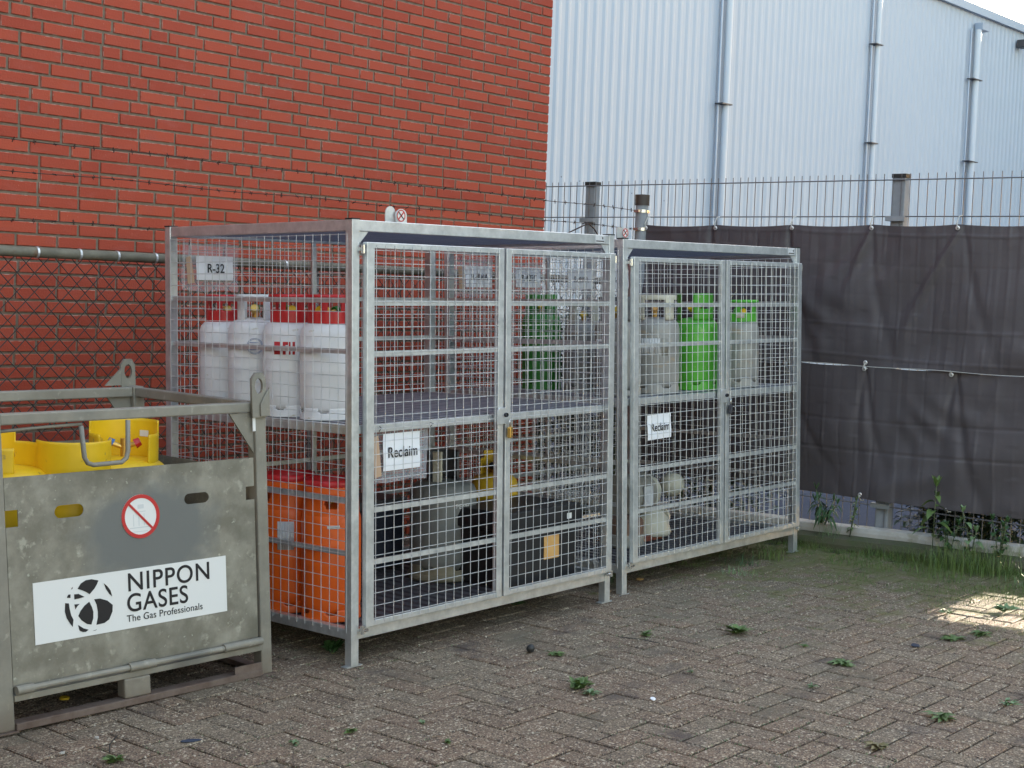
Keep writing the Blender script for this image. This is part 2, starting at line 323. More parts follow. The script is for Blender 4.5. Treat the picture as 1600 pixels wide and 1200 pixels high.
# ---------------------------------------------------------------- ground
def sheet(name, x0, x1, y0, y1, dz, mat, nx=1, ny=1):
    m = MB(); vs = []; 
    for j in range(ny+1):
        for i in range(nx+1):
            x = x0+(x1-x0)*i/nx; y = y0+(y1-y0)*j/ny; vs.append((x, y, gz(x, y)+dz))
    m.add(vs, [(j*(nx+1)+i, j*(nx+1)+i+1, (j+1)*(nx+1)+i+1, (j+1)*(nx+1)+i) for j in range(ny) for i in range(nx)])
    return tag(m.build(name, mat), kind='structure')
sheet('ground', -300, 300, -300, 300, -.06, M['asphalt'])
sheet('joint_soil', -7, 3.92, -6.5, 2.3, -.010, M['soil'])
W_ = .105; pv = MB(); rg = random.Random(3)
i0, i1, j0, j1 = -66, 38, -62, 20
for i in range(i0, i1):
    for j in range(j0, j1):
        k = (i-j) % 4
        if k == 0: bx = (i*W_, (i+2)*W_, j*W_, (j+1)*W_)
        elif k == 3: bx = (i*W_, (i+1)*W_, j*W_, (j+2)*W_)
        else: continue
        x0, x1, y0, y1 = bx; x0 += .02; x1 += .02; y0 += -.03; y1 += -.03
        if x1 > 3.9: continue
        g = .0030 + rg.random()*.0014
        c = ((x0+x1)/2, (y0+y1)/2); h = rg.uniform(-.0018, .0018); ax = rg.uniform(-.010, .010); ay = rg.uniform(-.010, .010); an = rg.uniform(-.008, .008)
        def P(x, y, z):
            dx = x-c[0]; dy = y-c[1]; X = c[0]+dx-dy*an; Y = c[1]+dy+dx*an
            return (X, Y, gz(X, Y)+z+h+ax*dx+ay*dy)
        pv.cur = rg.random(); ch = .0055
        o = [(x0+g, y0+g), (x1-g, y0+g), (x1-g, y1-g), (x0+g, y1-g)]; q = [(x0+g+ch, y0+g+ch), (x1-g-ch, y0+g+ch), (x1-g-ch, y1-g-ch), (x0+g+ch, y1-g-ch)]
        vs = [P(*p, -.012) for p in o] + [P(*p, -.0035) for p in o] + [P(*p, 0) for p in q]
        pv.add(vs, [(0,1,5,4),(1,2,6,5),(2,3,7,6),(3,0,4,7),(4,5,9,8),(5,6,10,9),(6,7,11,10),(7,4,8,11),(8,9,10,11)])
tag(pv.build('paving', M['paver'], attr=True, fixn=False), kind='structure')

# kerb along the fence
def yfx(y): return 4.017 - .03*(y-.3)      # fence line x for a given y
kb = empty('kerb_root'); kb.name = 'concrete_kerb'; tag(kb, 'pale weathered concrete kerb running along the foot of the mesh fence', 'kerb')
m = MB(); mo = MB(); rk = random.Random(5)
ys = [-7 + i*.25 for i in range(int(10.2/.25)+1)]
for prof, mb_ in ((( (-.085,.10),(-.075,.128),(.03,.130),(.045,.10),(.045,-.1),(-.085,-.1)), m), (((-.19,.030),(-.175,.062),(-.0855,.078),(-.0855,-.1),(-.19,-.1)), mo)):
    vs = []; n_ = len(prof)
    for y in ys:
        jx = rk.uniform(-.004, .004); jz = rk.uniform(-.004, .004)
        for (dx, z) in prof: vs.append((yfx(y)-.03+dx+jx, y, gz(4, y)+z+(jz if z > 0 else 0)))
    fs = [(a*n_+k, a*n_+(k+1)%n_, (a+1)*n_+(k+1)%n_, (a+1)*n_+k) for a in range(len(ys)-1) for k in range(n_)] + [tuple(range(n_)), tuple((len(ys)-1)*n_+k for k in range(n_))[::-1]]
    mb_.add(vs, fs)
m.build('kerb_top', M['kerb'], kb, bevel=.006); mo.build('mossy_ledge', M['moss'], kb)

# ---------------------------------------------------------------- brick building (real bricks in front of a mortar core)
bb = empty('brick_building', (3.49, 2.05, 0), 0, 'tall red brick building wall with wild bond and grey joints behind the cages', 'building')
bb.matrix_world = Matrix.Translation((3.49, 2.05, 0)) @ Matrix.Rotation(-.008, 4, 'Z') @ Matrix.Rotation(.006, 4, 'Y')
bm_ = MB(); ar = MB(); C_ = .0629; z0 = 2.379 - 38*C_ - .0  # joint level phase
rb = random.Random(11)
row = 0; z = z0-.1258
BL, HL, J = .2045, .0975, .012
def brick(x0, x1, z0, z1, y0=0.):
    bm_.cur = rb.random(); e = .0032; d = .0025; t = rb.uniform(-.0012, .0012)
    v = [(x0,y0+.012,z0),(x1,y0+.012,z0),(x1,y0+.012,z1),(x0,y0+.012,z1),(x0+.0006,y0+d+t,z0+.0006),(x1-.0006,y0+d+t,z0+.0006),(x1-.0006,y0+d+t,z1-.0006),(x0+.0006,y0+d+t,z1-.0006),(x0+e,y0+t,z0+e),(x1-e,y0+t,z0+e),(x1-e,y0+t,z1-e),(x0+e,y0+t,z1-e)]
    bm_.add(v, [(0,1,5,4),(1,2,6,5),(2,3,7,6),(3,0,4,7),(8,9,10,11)]); ar.add(v, [(4,5,9,8),(5,6,10,9),(6,7,11,10),(7,4,8,11)])
while z < 6.0:
    x = 0.; first = (row % 2)
    seq = []
    if first: seq.append(HL if rb.random() < .75 else .150)
    run = 0
    while x > -9.6:
        L = seq.pop() if seq else (HL if (run >= 2 and rb.random() < .33) or run >= 6 else BL)
        run = 0 if L == HL else run+1
        jit = rb.uniform(-.002, .002); hz = rb.uniform(-.0012, .0012)
        brick(x-L+jit, x, z+.0055+hz, z+C_-.0055+hz)
        x -= L + J + rb.uniform(-.001, .002)
    z += C_; row += 1
o = bm_.build('brickwork', M['brick'], bb, attr=True, fixn=False)
ar.build('brick_arrises', M['arris'], bb, fixn=False)
mc_ = MB(); mc_.box(-9.7, -.0015, .0075, 9, -.3, 7.0); mc_.build('mortar_core', M['mortar'], bb)
rt = MB(); rt.box(-9.75, .05, -.04, 9.05, 7.0, 7.12); rt.build('roof_coping', M['claddark'], bb)

# ---------------------------------------------------------------- warehouse
wh = empty('warehouse', (0, 10, 0), 0, 'large pale blue corrugated steel warehouse rising behind the mesh fence', 'building')
m = MB(); P_ = .227; x = 9.0; pts = []
while x < 80:
    pts += [(x, 0), (x+P_*.36, 0), (x+P_*.60, -.018), (x+P_*.76, -.018)]; x += P_
vs = []; 
for (px, py) in pts: vs += [(px, py, -.5), (px, py, 8.17)]
m.add(vs, [(2*k, 2*k+2, 2*k+3, 2*k+1) for k in range(len(pts)-1)])
m.build('cladding', M['cladding'], wh, fixn=False)
m = MB(); m.box(9, 80, .02, 22, -.5, 8.1); m.build('shell', M['claddark'], wh)
m = MB(); m.prism([(-.11,8.12),(-.11,8.30),(.2,8.36),(.2,8.12)], 0, 8.9, 80.1); m.build('eave_flashing', M['cladding'], wh)
for (xt, xb, w_, top, brk) in ((17.62, 17.37, .13, 9., (4.87,)), (23.10, 22.80, .11, 9., (6.71, 4.73)), (27.85, 27.55, .30, 7.76, (6.63, 4.78))):
    xc = (xt+xb)/2
    m = MB(); m.tube((xc, -.12, 0), (xc, -.12, min(top, 8.12)), min(.075, w_*.5), 16); dp = m.build('downpipe', M['pipe'], wh, smooth='auto')
    m = MB(); m.tube((xc-w_*.5-.10, -.07, 0), (xc-w_*.5-.10, -.07, min(top, 8.1)), .022, 8); m.build('conduit', M['claddark'], wh)
    for z in brk:
        m = MB(); m.box(xc-w_*.5-.16, xc+w_*.5+.02, -.210, -.045, z-.010, z+.010); m.build('pipe_bracket', M['darkmetal'], dp)
m = MB(); m.box(27.68, 28.06, -.23, -.04, 7.76, 7.92); m.build('pipe_hopper', M['claddark'], wh)
m = MB(); m.box(30.05, 30.33, -.24, -.05, 7.72, 7.9); m.tube((30.19,-.24,7.8),(30.1,-.42,7.72),.06,10); m.build('wall_lamp', M['darkmetal'], wh, bevel=.01)
for k, (xx, zz) in enumerate([(12.3+.227*2*q, 3.33-.03*q) for q in range(9)]): m = MB(); m.tube((xx, .002, zz), (xx, -.014, zz), .012, 6); m.build('screw', M['darkmetal'], wh)

# unseen block added off-frame to shade the yard (open bay at ground level towards the camera side)
nb = empty('yard_shade_block', (12, 0, 0), 0, 'plain rendered block added unseen beyond the fence to shade the yard, with an open bay', 'building')
m = MB(); m.box(0, 1.2, -1.03, 1.95, -.3, 8.5); m.box(0, 1.2, -9, -1.03, 2.6, 8.5); m.box(0, 1.2, -20, -9, -.3, 8.5); m.build('wall', M['render'], nb)
m = MB(); m.box(-.1, 1.3, -20.1, 2.0, 8.5, 8.65); m.build('roof', M['claddark'], nb)

m = MB(); m.box(38, 50, -7.8, .0, -.5, 16); m.build('cladding_shade_block', M['render'], wh)  # unseen block added out of view to keep low sun off the cladding
an = empty('left_shade_block', (-7.2, 0, 0), 0, 'dark unseen block added on the left to cut the sky light', 'building')  # dark block added out of view so left-facing sides get less sky light
m = MB(); m.box(-3, 0, -7.5, 1.9, -.3, 6.5); m.build('wall', M['darkgrey'], an)
m = MB(); m.box(-3.1, .1, -7.6, 2.0, 6.5, 6.65); m.build('roof', M['claddark'], an)

# ---------------------------------------------------------------- mesh fence on the right
mf = empty('mesh_fence', (0,0,0), 0, 'grey welded mesh panel fence with rectangular posts behind the dark tarpaulin', 'fence')
wires = MB(); y = 3.3
while y > -3.4:
    x = yfx(y); g = gz(x, y); wires.tube((x, y, -.02+g), (x, y, 2.285), .0026, 4, cap=False); y -= .0545
for zz in [2.248 - .2155*k for k in range(11)]:
    for sgn in (-.0055, .0055): wires.tube((yfx(3.3)+sgn, 3.3, zz+.012), (yfx(-3.4)+sgn, -3.4, zz-.01), .0032, 4, cap=False)
wires.build('wire_mesh', M['fencewire'], mf)
for yc in (2.05, -.22, -2.5):
    x = yfx(yc); p = MB(); p.box(x+.012, x+.072, yc-.04, yc+.04, gz(x, yc)-.1, 2.262); po = p.build('post', M['post'], mf, bevel=.004)
    c = MB(); c.box(x+.008, x+.076, yc-.045, yc+.045, 2.262, 2.285); c.build('post_cap', M['capblack'], po)
    for zz in (2.02, 1.12, .31):
        c = MB(); c.box(x-.02, x+.012, yc-.06, yc+.06, zz-.014, zz+.014); c.build('clamp', M['post'], po)

# tarpaulins
def tarp(name, y0, y1, ztop, zbot, label, grom_t, grom_b, seed):
    r = random.Random(seed); N = int((y0-y1)/.009); K = int((ztop-zbot)/.009); vs = []
    tops = sorted(grom_t)
    cre = [(r.uniform(-.9, .9)) for _ in range(60)]
    ph = [r.uniform(0, 6.28) for _ in range(8)]
    drapes = [(g, r.uniform(.35, .8), r.uniform(-.5, .9), r.uniform(.006, .012)) for g in grom_t] + [(g, r.uniform(.5, 1.0), r.uniform(-1.2, .2), r.uniform(.004, .008)) for g in grom_t]
    cv = .107*1.0; chz = .185
    def edge_sag(y, gs):
        best = 9
        for a, b_ in zip(gs[:-1], gs[1:]):
            if a <= y <= b_: t = (y-a)/(b_-a); return 4*t*(1-t)
        return .3
    for j in range(K+1):
        for i in range(N+1):
            y = y0 + (y1-y0)*i/N; t = j/K; z = ztop + (zbot-ztop)*t
            sg = edge_sag(y, tops)
            zz = z - .012*sg*(1-t)**2
            d = 0.
            # packing creases
            yy = y + .012*math.sin(z*3+seed); cell = math.floor(yy/cv); fy = yy/cv - cell
            h = cre[cell % 60]
            d += .0034*h*math.exp(-((fy-.5)/.035)**2) + .0022*cre[(cell*7+3) % 60]*(abs(fy-.5)-.25)*2
            zz_ = (z+.02*math.sin(y*2+seed))/chz; cz = math.floor(zz_); fz = zz_-cz
            d += .0026*cre[(cz*5+1) % 60]*math.exp(-((fz-.5)/.035)**2) + .0045*cre[(cz*3+cell*11) % 60]*(.25-abs(fz-.5))*(.5-abs(fy-.5))*2
            # drape folds from the eyelets
            for (g, ln, sl, am) in drapes:
                dz = ztop - z; c0 = g + sl*dz*.45 + .05*math.sin(dz*4+g); wv = .010 + dz*.055
                q = (y-c0)/wv; d += am*math.exp(-q*q)*math.exp(-((dz-ln*.45)/(ln*.55))**2)*(1 if sl > 0 else -.8)
            d += .0035*math.sin(y*23+3*math.sin(z*9+seed))*math.sin(z*15+2*math.sin(y*8))*max(0, math.sin(y*4.1+z*2.7+seed))
            # broad billow and bottom waves
            d += .006*math.sin(y*3.1+ph[0]+z*1.2)*t + .003*math.sin(y*7.3+ph[1]-z*4.5) + .004*math.sin(z*17+y*6+ph[2])*t
            d += .010*t*t*math.sin(y*5.+z*6+ph[3])
            vs.append((yfx(y) - max(.013+.25*max(0, .034+d*2.0+.012*t), .034 + d*2.0 + .012*t), y, zz))
    m = MB(); m.add(vs, [(j*(N+1)+i, j*(N+1)+i+1, (j+1)*(N+1)+i+1, (j+1)*(N+1)+i) for j in range(K) for i in range(N)])
    root = empty(name, (0,0,0), 0, label, 'tarpaulin', 'tarpaulins tied to the mesh fence')
    m.build('sheet', M['tarp'], root, smooth=True, fixn=False)
    for gs, zc, up in ((grom_t, ztop-.022, 1), (grom_b, zbot+.022, -1)):
        for g in gs:
            x = yfx(g)-.05
            e_ = MB(); e_.lathe([(.006,-.003),(.013,-.004),(.0135,0),(.013,.002),(.006,.001)], 16); ob = e_.build('eyelet', M['eyelet'], root, smooth=True)
            ob.location = (x+.004, g, zc); ob.rotation_euler = (0, R_(90), 0)
            c_ = MB(); dz = (.07 if up > 0 and ztop > 1.5 else .035)*up; c_.path([(x+.004, g, zc), (x-.004, g+.004, zc+dz*.4), (x+.02, g, zc+dz), (x+.045, g-.004, zc+dz*1.05)], .0035, 6); c_.build('tie', M['cord'], ob if False else root)
    return root
tarp('tarpaulin', 1.56, -3.3, 1.985, 1.140, 'upper dark brown tarpaulin sheet on the mesh fence, with a free top edge', [1.53,.99,.44,-.09,-.62,-1.16,-1.7,-2.3,-2.9], [-.095,-.63,-1.16,-1.7], 3)
tarp('tarpaulin', 1.52, -3.3, 1.146, .345, 'lower dark brown tarpaulin sheet, hanging just above the weeds at the kerb', [1.49,.99,.44,-.09,-.63,-1.16,-1.7,-2.3], [.96,.42,-.105,-.65,-1.18], 8)
m = MB(); m.path([(yfx(y)-.075, y, 1.143+.003*math.sin(y*9)) for y in [1.55-.1*k for k in range(48)]], .0018, 6); tag(m.build('lacing_cord', M['cord']), 'thin pale cord lacing the upper and lower tarpaulins together', 'cord')

# ---------------------------------------------------------------- chain link fence, rail, barbed wire
CY_ = 1.58
cf = empty('chain_link_fence', (0,0,0), 0, 'dark chain link fence with a lichened top pipe between brick wall and cages', 'fence')
m = MB(); D_ = .0835; x = -7.0; zt = 1.615; zb = .02
H_ = zt - zb
while x < 3.95+H_:
    a = max(-6.9, x-H_); b_ = min(x, 3.93)
    if b_ > a:
        m.tube((a, CY_-.003, zt-(x-a)*1.0 if False else zb+(a-(x-H_))), (b_, CY_-.003, zb+(b_-(x-H_))), .0022, 4, cap=False)
        m.tube((a, CY_+.003, zt-(a-(x-H_))), (b_, CY_+.003, zt-(b_-(x-H_))), .0022, 4, cap=False)
    x += D_
m.build('link_mesh', M['chain'], cf)
m = MB(); m.tube((-6.9, CY_, 1.640), (3.93, CY_, 1.600), .0235, 14); rl = m.build('top_rail', M['rail'], cf, smooth='auto')
for x in (-6.2, -.49, -.28, -.085, .12, .9):
    c = MB(); z = 1.640-.04*(x+6.9)/10.83; c.tube((x, CY_, z), (x+.010, CY_, z), .0262, 14); c.build('wire_tie', M['galv'], rl)
for x in (-4.5, -1.75, 1.15):
    p = MB(); p.tube((x, CY_+.045, -.1), (x, CY_+.045, 1.63), .022, 12); p.build('post', M['post'], cf, smooth='auto')
ep = MB(); ep.tube((3.95, CY_, -.1), (3.95, CY_, 2.155), .043, 20); epo = ep.build('end_post', M['post'], cf, smooth='auto')
c = MB(); c.tube((3.95, CY_, 2.115), (3.95, CY_, 2.185), .049, 20); c.build('post_cap', newmat('brown plastic cap', (.05,.035,.028), .6), epo, smooth='auto')
for zz in (2.075, 1.955):
    c = MB(); c.tube((3.95, CY_, zz-.010), (3.95, CY_, zz+.010), .0475, 20); c.box(3.885, 3.905, CY_-.02, CY_+.02, zz-.008, zz+.008); c.box(3.99, 4.01, CY_-.02, CY_+.02, zz-.008, zz+.008); c.build('clamp', M['steel'], epo, smooth='auto')
for li, (za, zb_, lab) in enumerate(((2.128, 2.078, 'topmost barbed wire strand across the brick wall'), (1.973, 1.957, 'middle barbed wire strand across the brick wall'), (1.737, 1.745, 'lowest barbed wire strand just above the chain link rail'))):
    m = MB(); r = random.Random(li); n_ = 110; pts = []
    for k in range(n_+1):
        x = -6.9 + 10.83*k/n_; pts.append((x, CY_+.002*math.sin(k*1.7), za+(zb_-za)*k/n_ + .004*math.sin(k*.55+li) + (.012*math.sin(k*.21) if li == 2 else 0)))
    m.path(pts, .0021, 5)
    for k in range(n_):
        p = Vector(pts[k]); 
        for q in range(2):
            a = r.uniform(0, 3.14); d = Vector((r.uniform(-.3,.3), math.cos(a), math.sin(a)))*.013
            m.tube(p-d, p+d, .0018, 4)
        m.tube(p-Vector((.006,0,0)), p+Vector((.006,0,0)), .0035, 5)
    tag(m.build('barbed_wire', M['barb']), lab, 'barbed wire', 'barbed wire strands above the chain link fence')
m = MB(); m.path([(3.02,1.575,1.835),(3.28,1.573,1.93),(3.37,1.572,1.962),(3.44,1.575,1.93),(3.47,1.57,1.895)], .0045, 5); tag(m.build('wire_offcut', M['barb']), 'bent offcut of black wire hooked over the barbed wire above the gap between cages', 'wire')

# ---------------------------------------------------------------- cages
def MT(rows, t):
    return Matrix(((rows[0][0],rows[0][1],rows[0][2],t[0]),(rows[1][0],rows[1][1],rows[1][2],t[1]),(rows[2][0],rows[2][1],rows[2][2],t[2]),(0,0,0,1)))
MC1 = MT(((1,-.005,-.013),(.005,1,.023),(.013,-.023,1)), (0,0,0))
MC2 = MT(((1,.005,-.016),(-.004,1,.034),(.016,-.034,1)), (1.882,.076,.015))
CW, CD, CH, PT = 1.694, 1.24, 1.78, .04
WR = .0016
def wiregrid(m, o, u, v, lu, lv, pitch, nrm, pu=0, pv_=0):
    """wires of a welded mesh in the plane o + a*u + b*v; nrm = outward"""
    o = Vector(o); u = Vector(u); v = Vector(v); nrm = Vector(nrm)
    a = pu
    while a <= lu+1e-6:
        m.tube(o+u*a+nrm*.004, o+u*a+v*lv+nrm*.004, WR, 5, cap=True); a += pitch
    b = pv_
    while b <= lv+1e-6:
        m.tube(o+v*b, o+v*b+u*lu, WR, 5, cap=True); b += pitch
def deck(m, x0, x1, y0, y1, z, h=.022, pitch=.068):
    """trapezoidal sheet with ribs along y"""
    pts = []; x = x0
    while x < x1-.001:
        for f, zz in ((0,-h),(.18,-h),(.30,0),(.82,0),(.94,-h)):
            xx = x+pitch*f
            if xx <= x1: pts.append((xx, z+zz))
        x += pitch
    vs = []
    for (xx, zz) in pts: vs += [(xx, y0, zz), (xx, y1, zz)]
    m.add(vs, [(2*k, 2*k+2, 2*k+3, 2*k+1) for k in range(len(pts)-1)])
def make_cage(MW, label, shelf_z, second=False):
    root = empty('gas_cage', (0,0,0), 0, label, 'storage cage', 'galvanised gas cages standing side by side'); root.matrix_world = MW
    G = M['galv']
    for (x, y) in ((0,0),(CW-PT,0),(0,CD-PT),(CW-PT,CD-PT)):
        m = MB(); m.box(x, x+PT, y, y+PT, .004, CH); p = m.build('post', G, root, bevel=.003)
        f = MB(); f.box(x-.022, x+PT+.022, y+.002, y+PT-.002, 0, .004); f.build('foot_plate', G, p)
        c = MB(); c.box(x-.0015, x+PT+.0015, y-.0015, y+PT+.0015, CH, CH+.005); c.build('post_cap', M['capblack'], p)
    # frames
    for nm, za, zb in (('top_frame', CH-.045, CH-.0015), ('bottom_frame', .108, .151)):
        m = MB(); m.box(PT, CW-PT, .003, .037, za, zb); m.box(PT, CW-PT, CD-.037, CD-.003, za, zb)
        m.box(.003, .037, PT, CD-PT, za+.0, zb); m.box(CW-.037, CW-.003, PT, CD-PT, za, zb)
        fr = m.build(nm, G, root, bevel=.0025)
        if nm == 'top_frame':
            for sx, x0 in ((1, PT), (-1, CW-PT)): g = MB(); g.prism([(x0, za-.001), (x0+sx*.055, za-.001), (x0+sx*.012, za-.045), (x0, za-.045)], 1, .010, .014); g.build('corner_gusset', G, fr)
    m = MB(); m.box(PT, CW-PT, .003, .037, shelf_z-.034, shelf_z-.001); m.box(PT, CW-PT, CD-.037, CD-.003, shelf_z-.034, shelf_z-.001); m.box(.003, .037, PT, CD-PT, shelf_z-.036, shelf_z+.001); m.box(CW-.037, CW-.003, PT, CD-PT, shelf_z-.036, shelf_z+.001)
    sf = m.build('shelf_frame', G, root, bevel=.002)
    m = MB(); deck(m, .038, CW-.038, .038, CD-.038, shelf_z+.002); m.build('shelf_deck', M['deck'], root, solid=.0016, fixn=False)
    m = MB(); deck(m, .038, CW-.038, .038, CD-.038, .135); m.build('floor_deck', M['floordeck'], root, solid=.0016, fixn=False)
    m = MB(); x = .045
    while x < CW-.045: m.box(x, x+.0035, .038, CD-.038, CH-.034, CH-.006); x += .034
    y = .06
    while y < CD-.05: m.box(.038, CW-.038, y, y+.005, CH-.0055, CH-.001); y += .10
    m.build('roof_grating', M['roof'], root)
    # side and back meshes with flat bars
    bars = (1.452, 1.250, .656, .442)
    for nm, x, nx in (('side_mesh', .004, -1), ('side_mesh', CW-.004, 1)):
        m = MB(); wiregrid(m, (x-nx*.002 if False else x, .03, .135), (0,1,0), (0,0,1), CD-.06, CH-.19, .0508, (nx,0,0), .0, .012)
        sm = m.build(nm, M['wire'], root)
        for z in bars: b = MB(); b.box(min(x-nx*.020, x-nx*.006), max(x-nx*.020, x-nx*.006), PT, CD-PT, z, z+.020); b.build('bar', G, sm)
    m = MB(); wiregrid(m, (.03, CD-.004, .135), (1,0,0), (0,0,1), CW-.06, CH-.19, .0508, (0,1,0), .0, .012); bmh = m.build('back_mesh', M['wire'], root)
    for z in bars: b = MB(); b.box(PT, CW-PT, CD-.022, CD-.008, z, z+.020); b.build('bar', G, bmh)
    b = MB(); b.box(CW/2-.012, CW/2+.012, CD-.036, CD-.023, .151, CH-.045); b.build('upright_bar', G, bmh)
    # doors
    for di, (x0, x1, sl, sr) in enumerate(((.052, .866, .042, .036), (.880, 1.666, .036, .042))):
        ya, yb = -.030, -.004; z0_, z1_ = .158, 1.692
        m = MB(); m.box(x0, x0+sl, ya, yb, z0_, z1_); m.box(x1-sr, x1, ya, yb, z0_, z1_); m.box(x0+sl, x1-sr, ya+.0015, yb-.001, z0_, z0_+.024); m.box(x0+sl, x1-sr, ya+.0015, yb-.001, z1_-.024, z1_)
        d = m.build('door', G, root, bevel=.0025)
        m = MB(); wiregrid(m, (x0+sl-.004, ya+.004, z0_+.010), (1,0,0), (0,0,1), x1-sr-x0-sl+.008, z1_-z0_-.02, .0508, (0,-1,0), .012, .020); m.build('door_mesh', M['wire'], d)
        for z in (1.442, 1.240, .615, .405): b = MB(); b.box(x0+sl, x1-sr, ya+.008, ya+.018, z, z+.021); b.build('bar', G, d)
        hx = x0-.010 if di == 0 else x1+.010
        for z in (1.665, .150):
            h = MB(); h.tube((hx, -.018, z-.018), (hx, -.018, z+.016), .0085, 10); h.tube((hx, -.018, z-.006), (hx+(.03 if di == 0 else -.03), -.018, z-.006), .006, 8)
            h.box(hx-.009, hx+.009, -.012, .0, z-.008, z+.006); h.build('hinge', M['steel'], d, smooth='auto')
        if di == 0:
            h = MB(); h.prism([(x1-.045, .925), (x1+.028, .925), (x1+.028, .985), (x1+.012, .997), (x1-.030, .997), (x1-.045, .985)], 1, ya-.006, ya-.0015); h.build('hasp', G, d, bevel=.001)
            h = MB(); h.lathe([(.0, 0), (.009, 0), (.010, .002), (.009, .012)], 12, (0,0,0)); k = h.build('hasp_staple', M['darkmetal'], d); k.location = (x1+.006, ya-.006, .965); k.rotation_euler = (R_(90), 0, 0)
    return root
cage1 = make_cage(MC1, 'left galvanised mesh cage with white and orange cylinders, nearer the camera', .967)
cage2 = make_cage(MC2, 'right galvanised mesh cage with green and grey cylinders, next to the tarpaulin', .985, True)

def stickerprohib(parent, cx, cz, r, y, crossed=True, small=True):
    p = curve_plate('prohibition_sticker', circ(cx, cz, r, 36), [], .0012, M['white'], parent, off=y)
    k = curve_plate('red_ring', circ(cx, cz, r, 36), [circ(cx, cz, r*.83, 36)], .001, M['signred'], p, off=y-.0013)
    return p
def slash(parent, cx, cz, r, ang, wd, y, mat):
    a = R_(ang); ux, uz = math.cos(a), math.sin(a)
    pts = [(cx-ux*r-(-uz)*wd, cz-uz*r-ux*wd), (cx+ux*r-(-uz)*wd, cz+uz*r-ux*wd), (cx+ux*r+(-uz)*wd, cz+uz*r+ux*wd), (cx-ux*r+(-uz)*wd, cz-uz*r+ux*wd)]
    curve_plate('slash', pts, [], .001, mat, parent, off=y)
# lug plates with small stickers on top of each cage
lug = curve_plate('lug_plate', [(.205,1.775),(.262,1.775)]+[(.2335+.0285*math.cos(R_(a)), 1.815+.028*math.sin(R_(a))) for a in range(0,181,20)], [], .004, M['galv'], cage1, off=.03)
lug2 = curve_plate('lug_plate', [(.250,1.775),(.312,1.775)]+[(.281+.031*math.cos(R_(a)), 1.808+.026*math.sin(R_(a))) for a in range(0,181,20)], [], .004, M['galv'], cage1, off=.016)
st = stickerprohib(lug2, .277, 1.806, .024, .0125); slash(st, .277, 1.806, .021, 45, .0028, .0110, M['signred']); slash(st, .277, 1.806, .021, -45, .0022, .0100, M['ink'])
lug3 = curve_plate('lug_plate', [(.004,1.786),(.106,1.775),(.106,1.832),(.100,1.838),(.010,1.838),(.004,1.832)], [], .004, M['galv'], cage2, off=.045)
st = stickerprohib(lug3, .070, 1.812, .022, .041); slash(st, .070, 1.812, .019, 45, .0026, .0395, M['signred']); slash(st, .070, 1.812, .019, -45, .0022, .0385, M['ink'])
# maker plates on the top frame
for cg, x in ((cage1, 1.545), (cage2, 1.56)):
    m = MB(); m.box(x, x+.07, .0005, .0022, CH-.040, CH-.006); pl = m.build('maker_plate', M['labelgrey'], cg)
    m = MB(); m.box(x+.006, x+.066, -.0005, .0002, CH-.034, CH-.029); m.box(x+.052, x+.060, -.0005, .0002, CH-.022, CH-.012); m.build('print_bars', M['ink'], pl)

# padlocks
def padlock(MW, x, z, mat, label, tilt=0):
    root = empty('padlock', (0,0,0), 0, label, 'padlock', 'combination padlocks on the cage doors'); root.matrix_world = MW @ Matrix.Translation((x, -.048, z)) @ Matrix.Rotation(tilt, 4, 'Y') @ Matrix.Rotation(R_(25), 4, 'Z')
    m = MB(); m.box(-.017, .017, -.009, .009, -.042, .006); m.build('body', mat, root, bevel=.004)
    s = MB(); s.path([(-.010,0,.004),(-.010,0,.028)]+[(.010*-math.cos(R_(a)),0,.028+.012*math.sin(R_(a))) for a in range(20,180,20)]+[(.010,0,.028),(.010,0,.004)], .003, 8); s.build('shackle', M['steel'], root, smooth=True)
    d = MB()
    for k in range(4): d.tube((.0155,0,-.036+k*.0095),(.0215,0,-.036+k*.0095), .0062, 12); 
    d.build('number_dials', M['steel'] if mat is M['brass'] else M['darkmetal'], root)
padlock(MC1, .892, .905, M['brass'], 'brass combination padlock on the doors of the left cage')
padlock(MC2, .900, .905, M['darkmetal'], 'dark steel combination padlock on the doors of the right cage', .08)

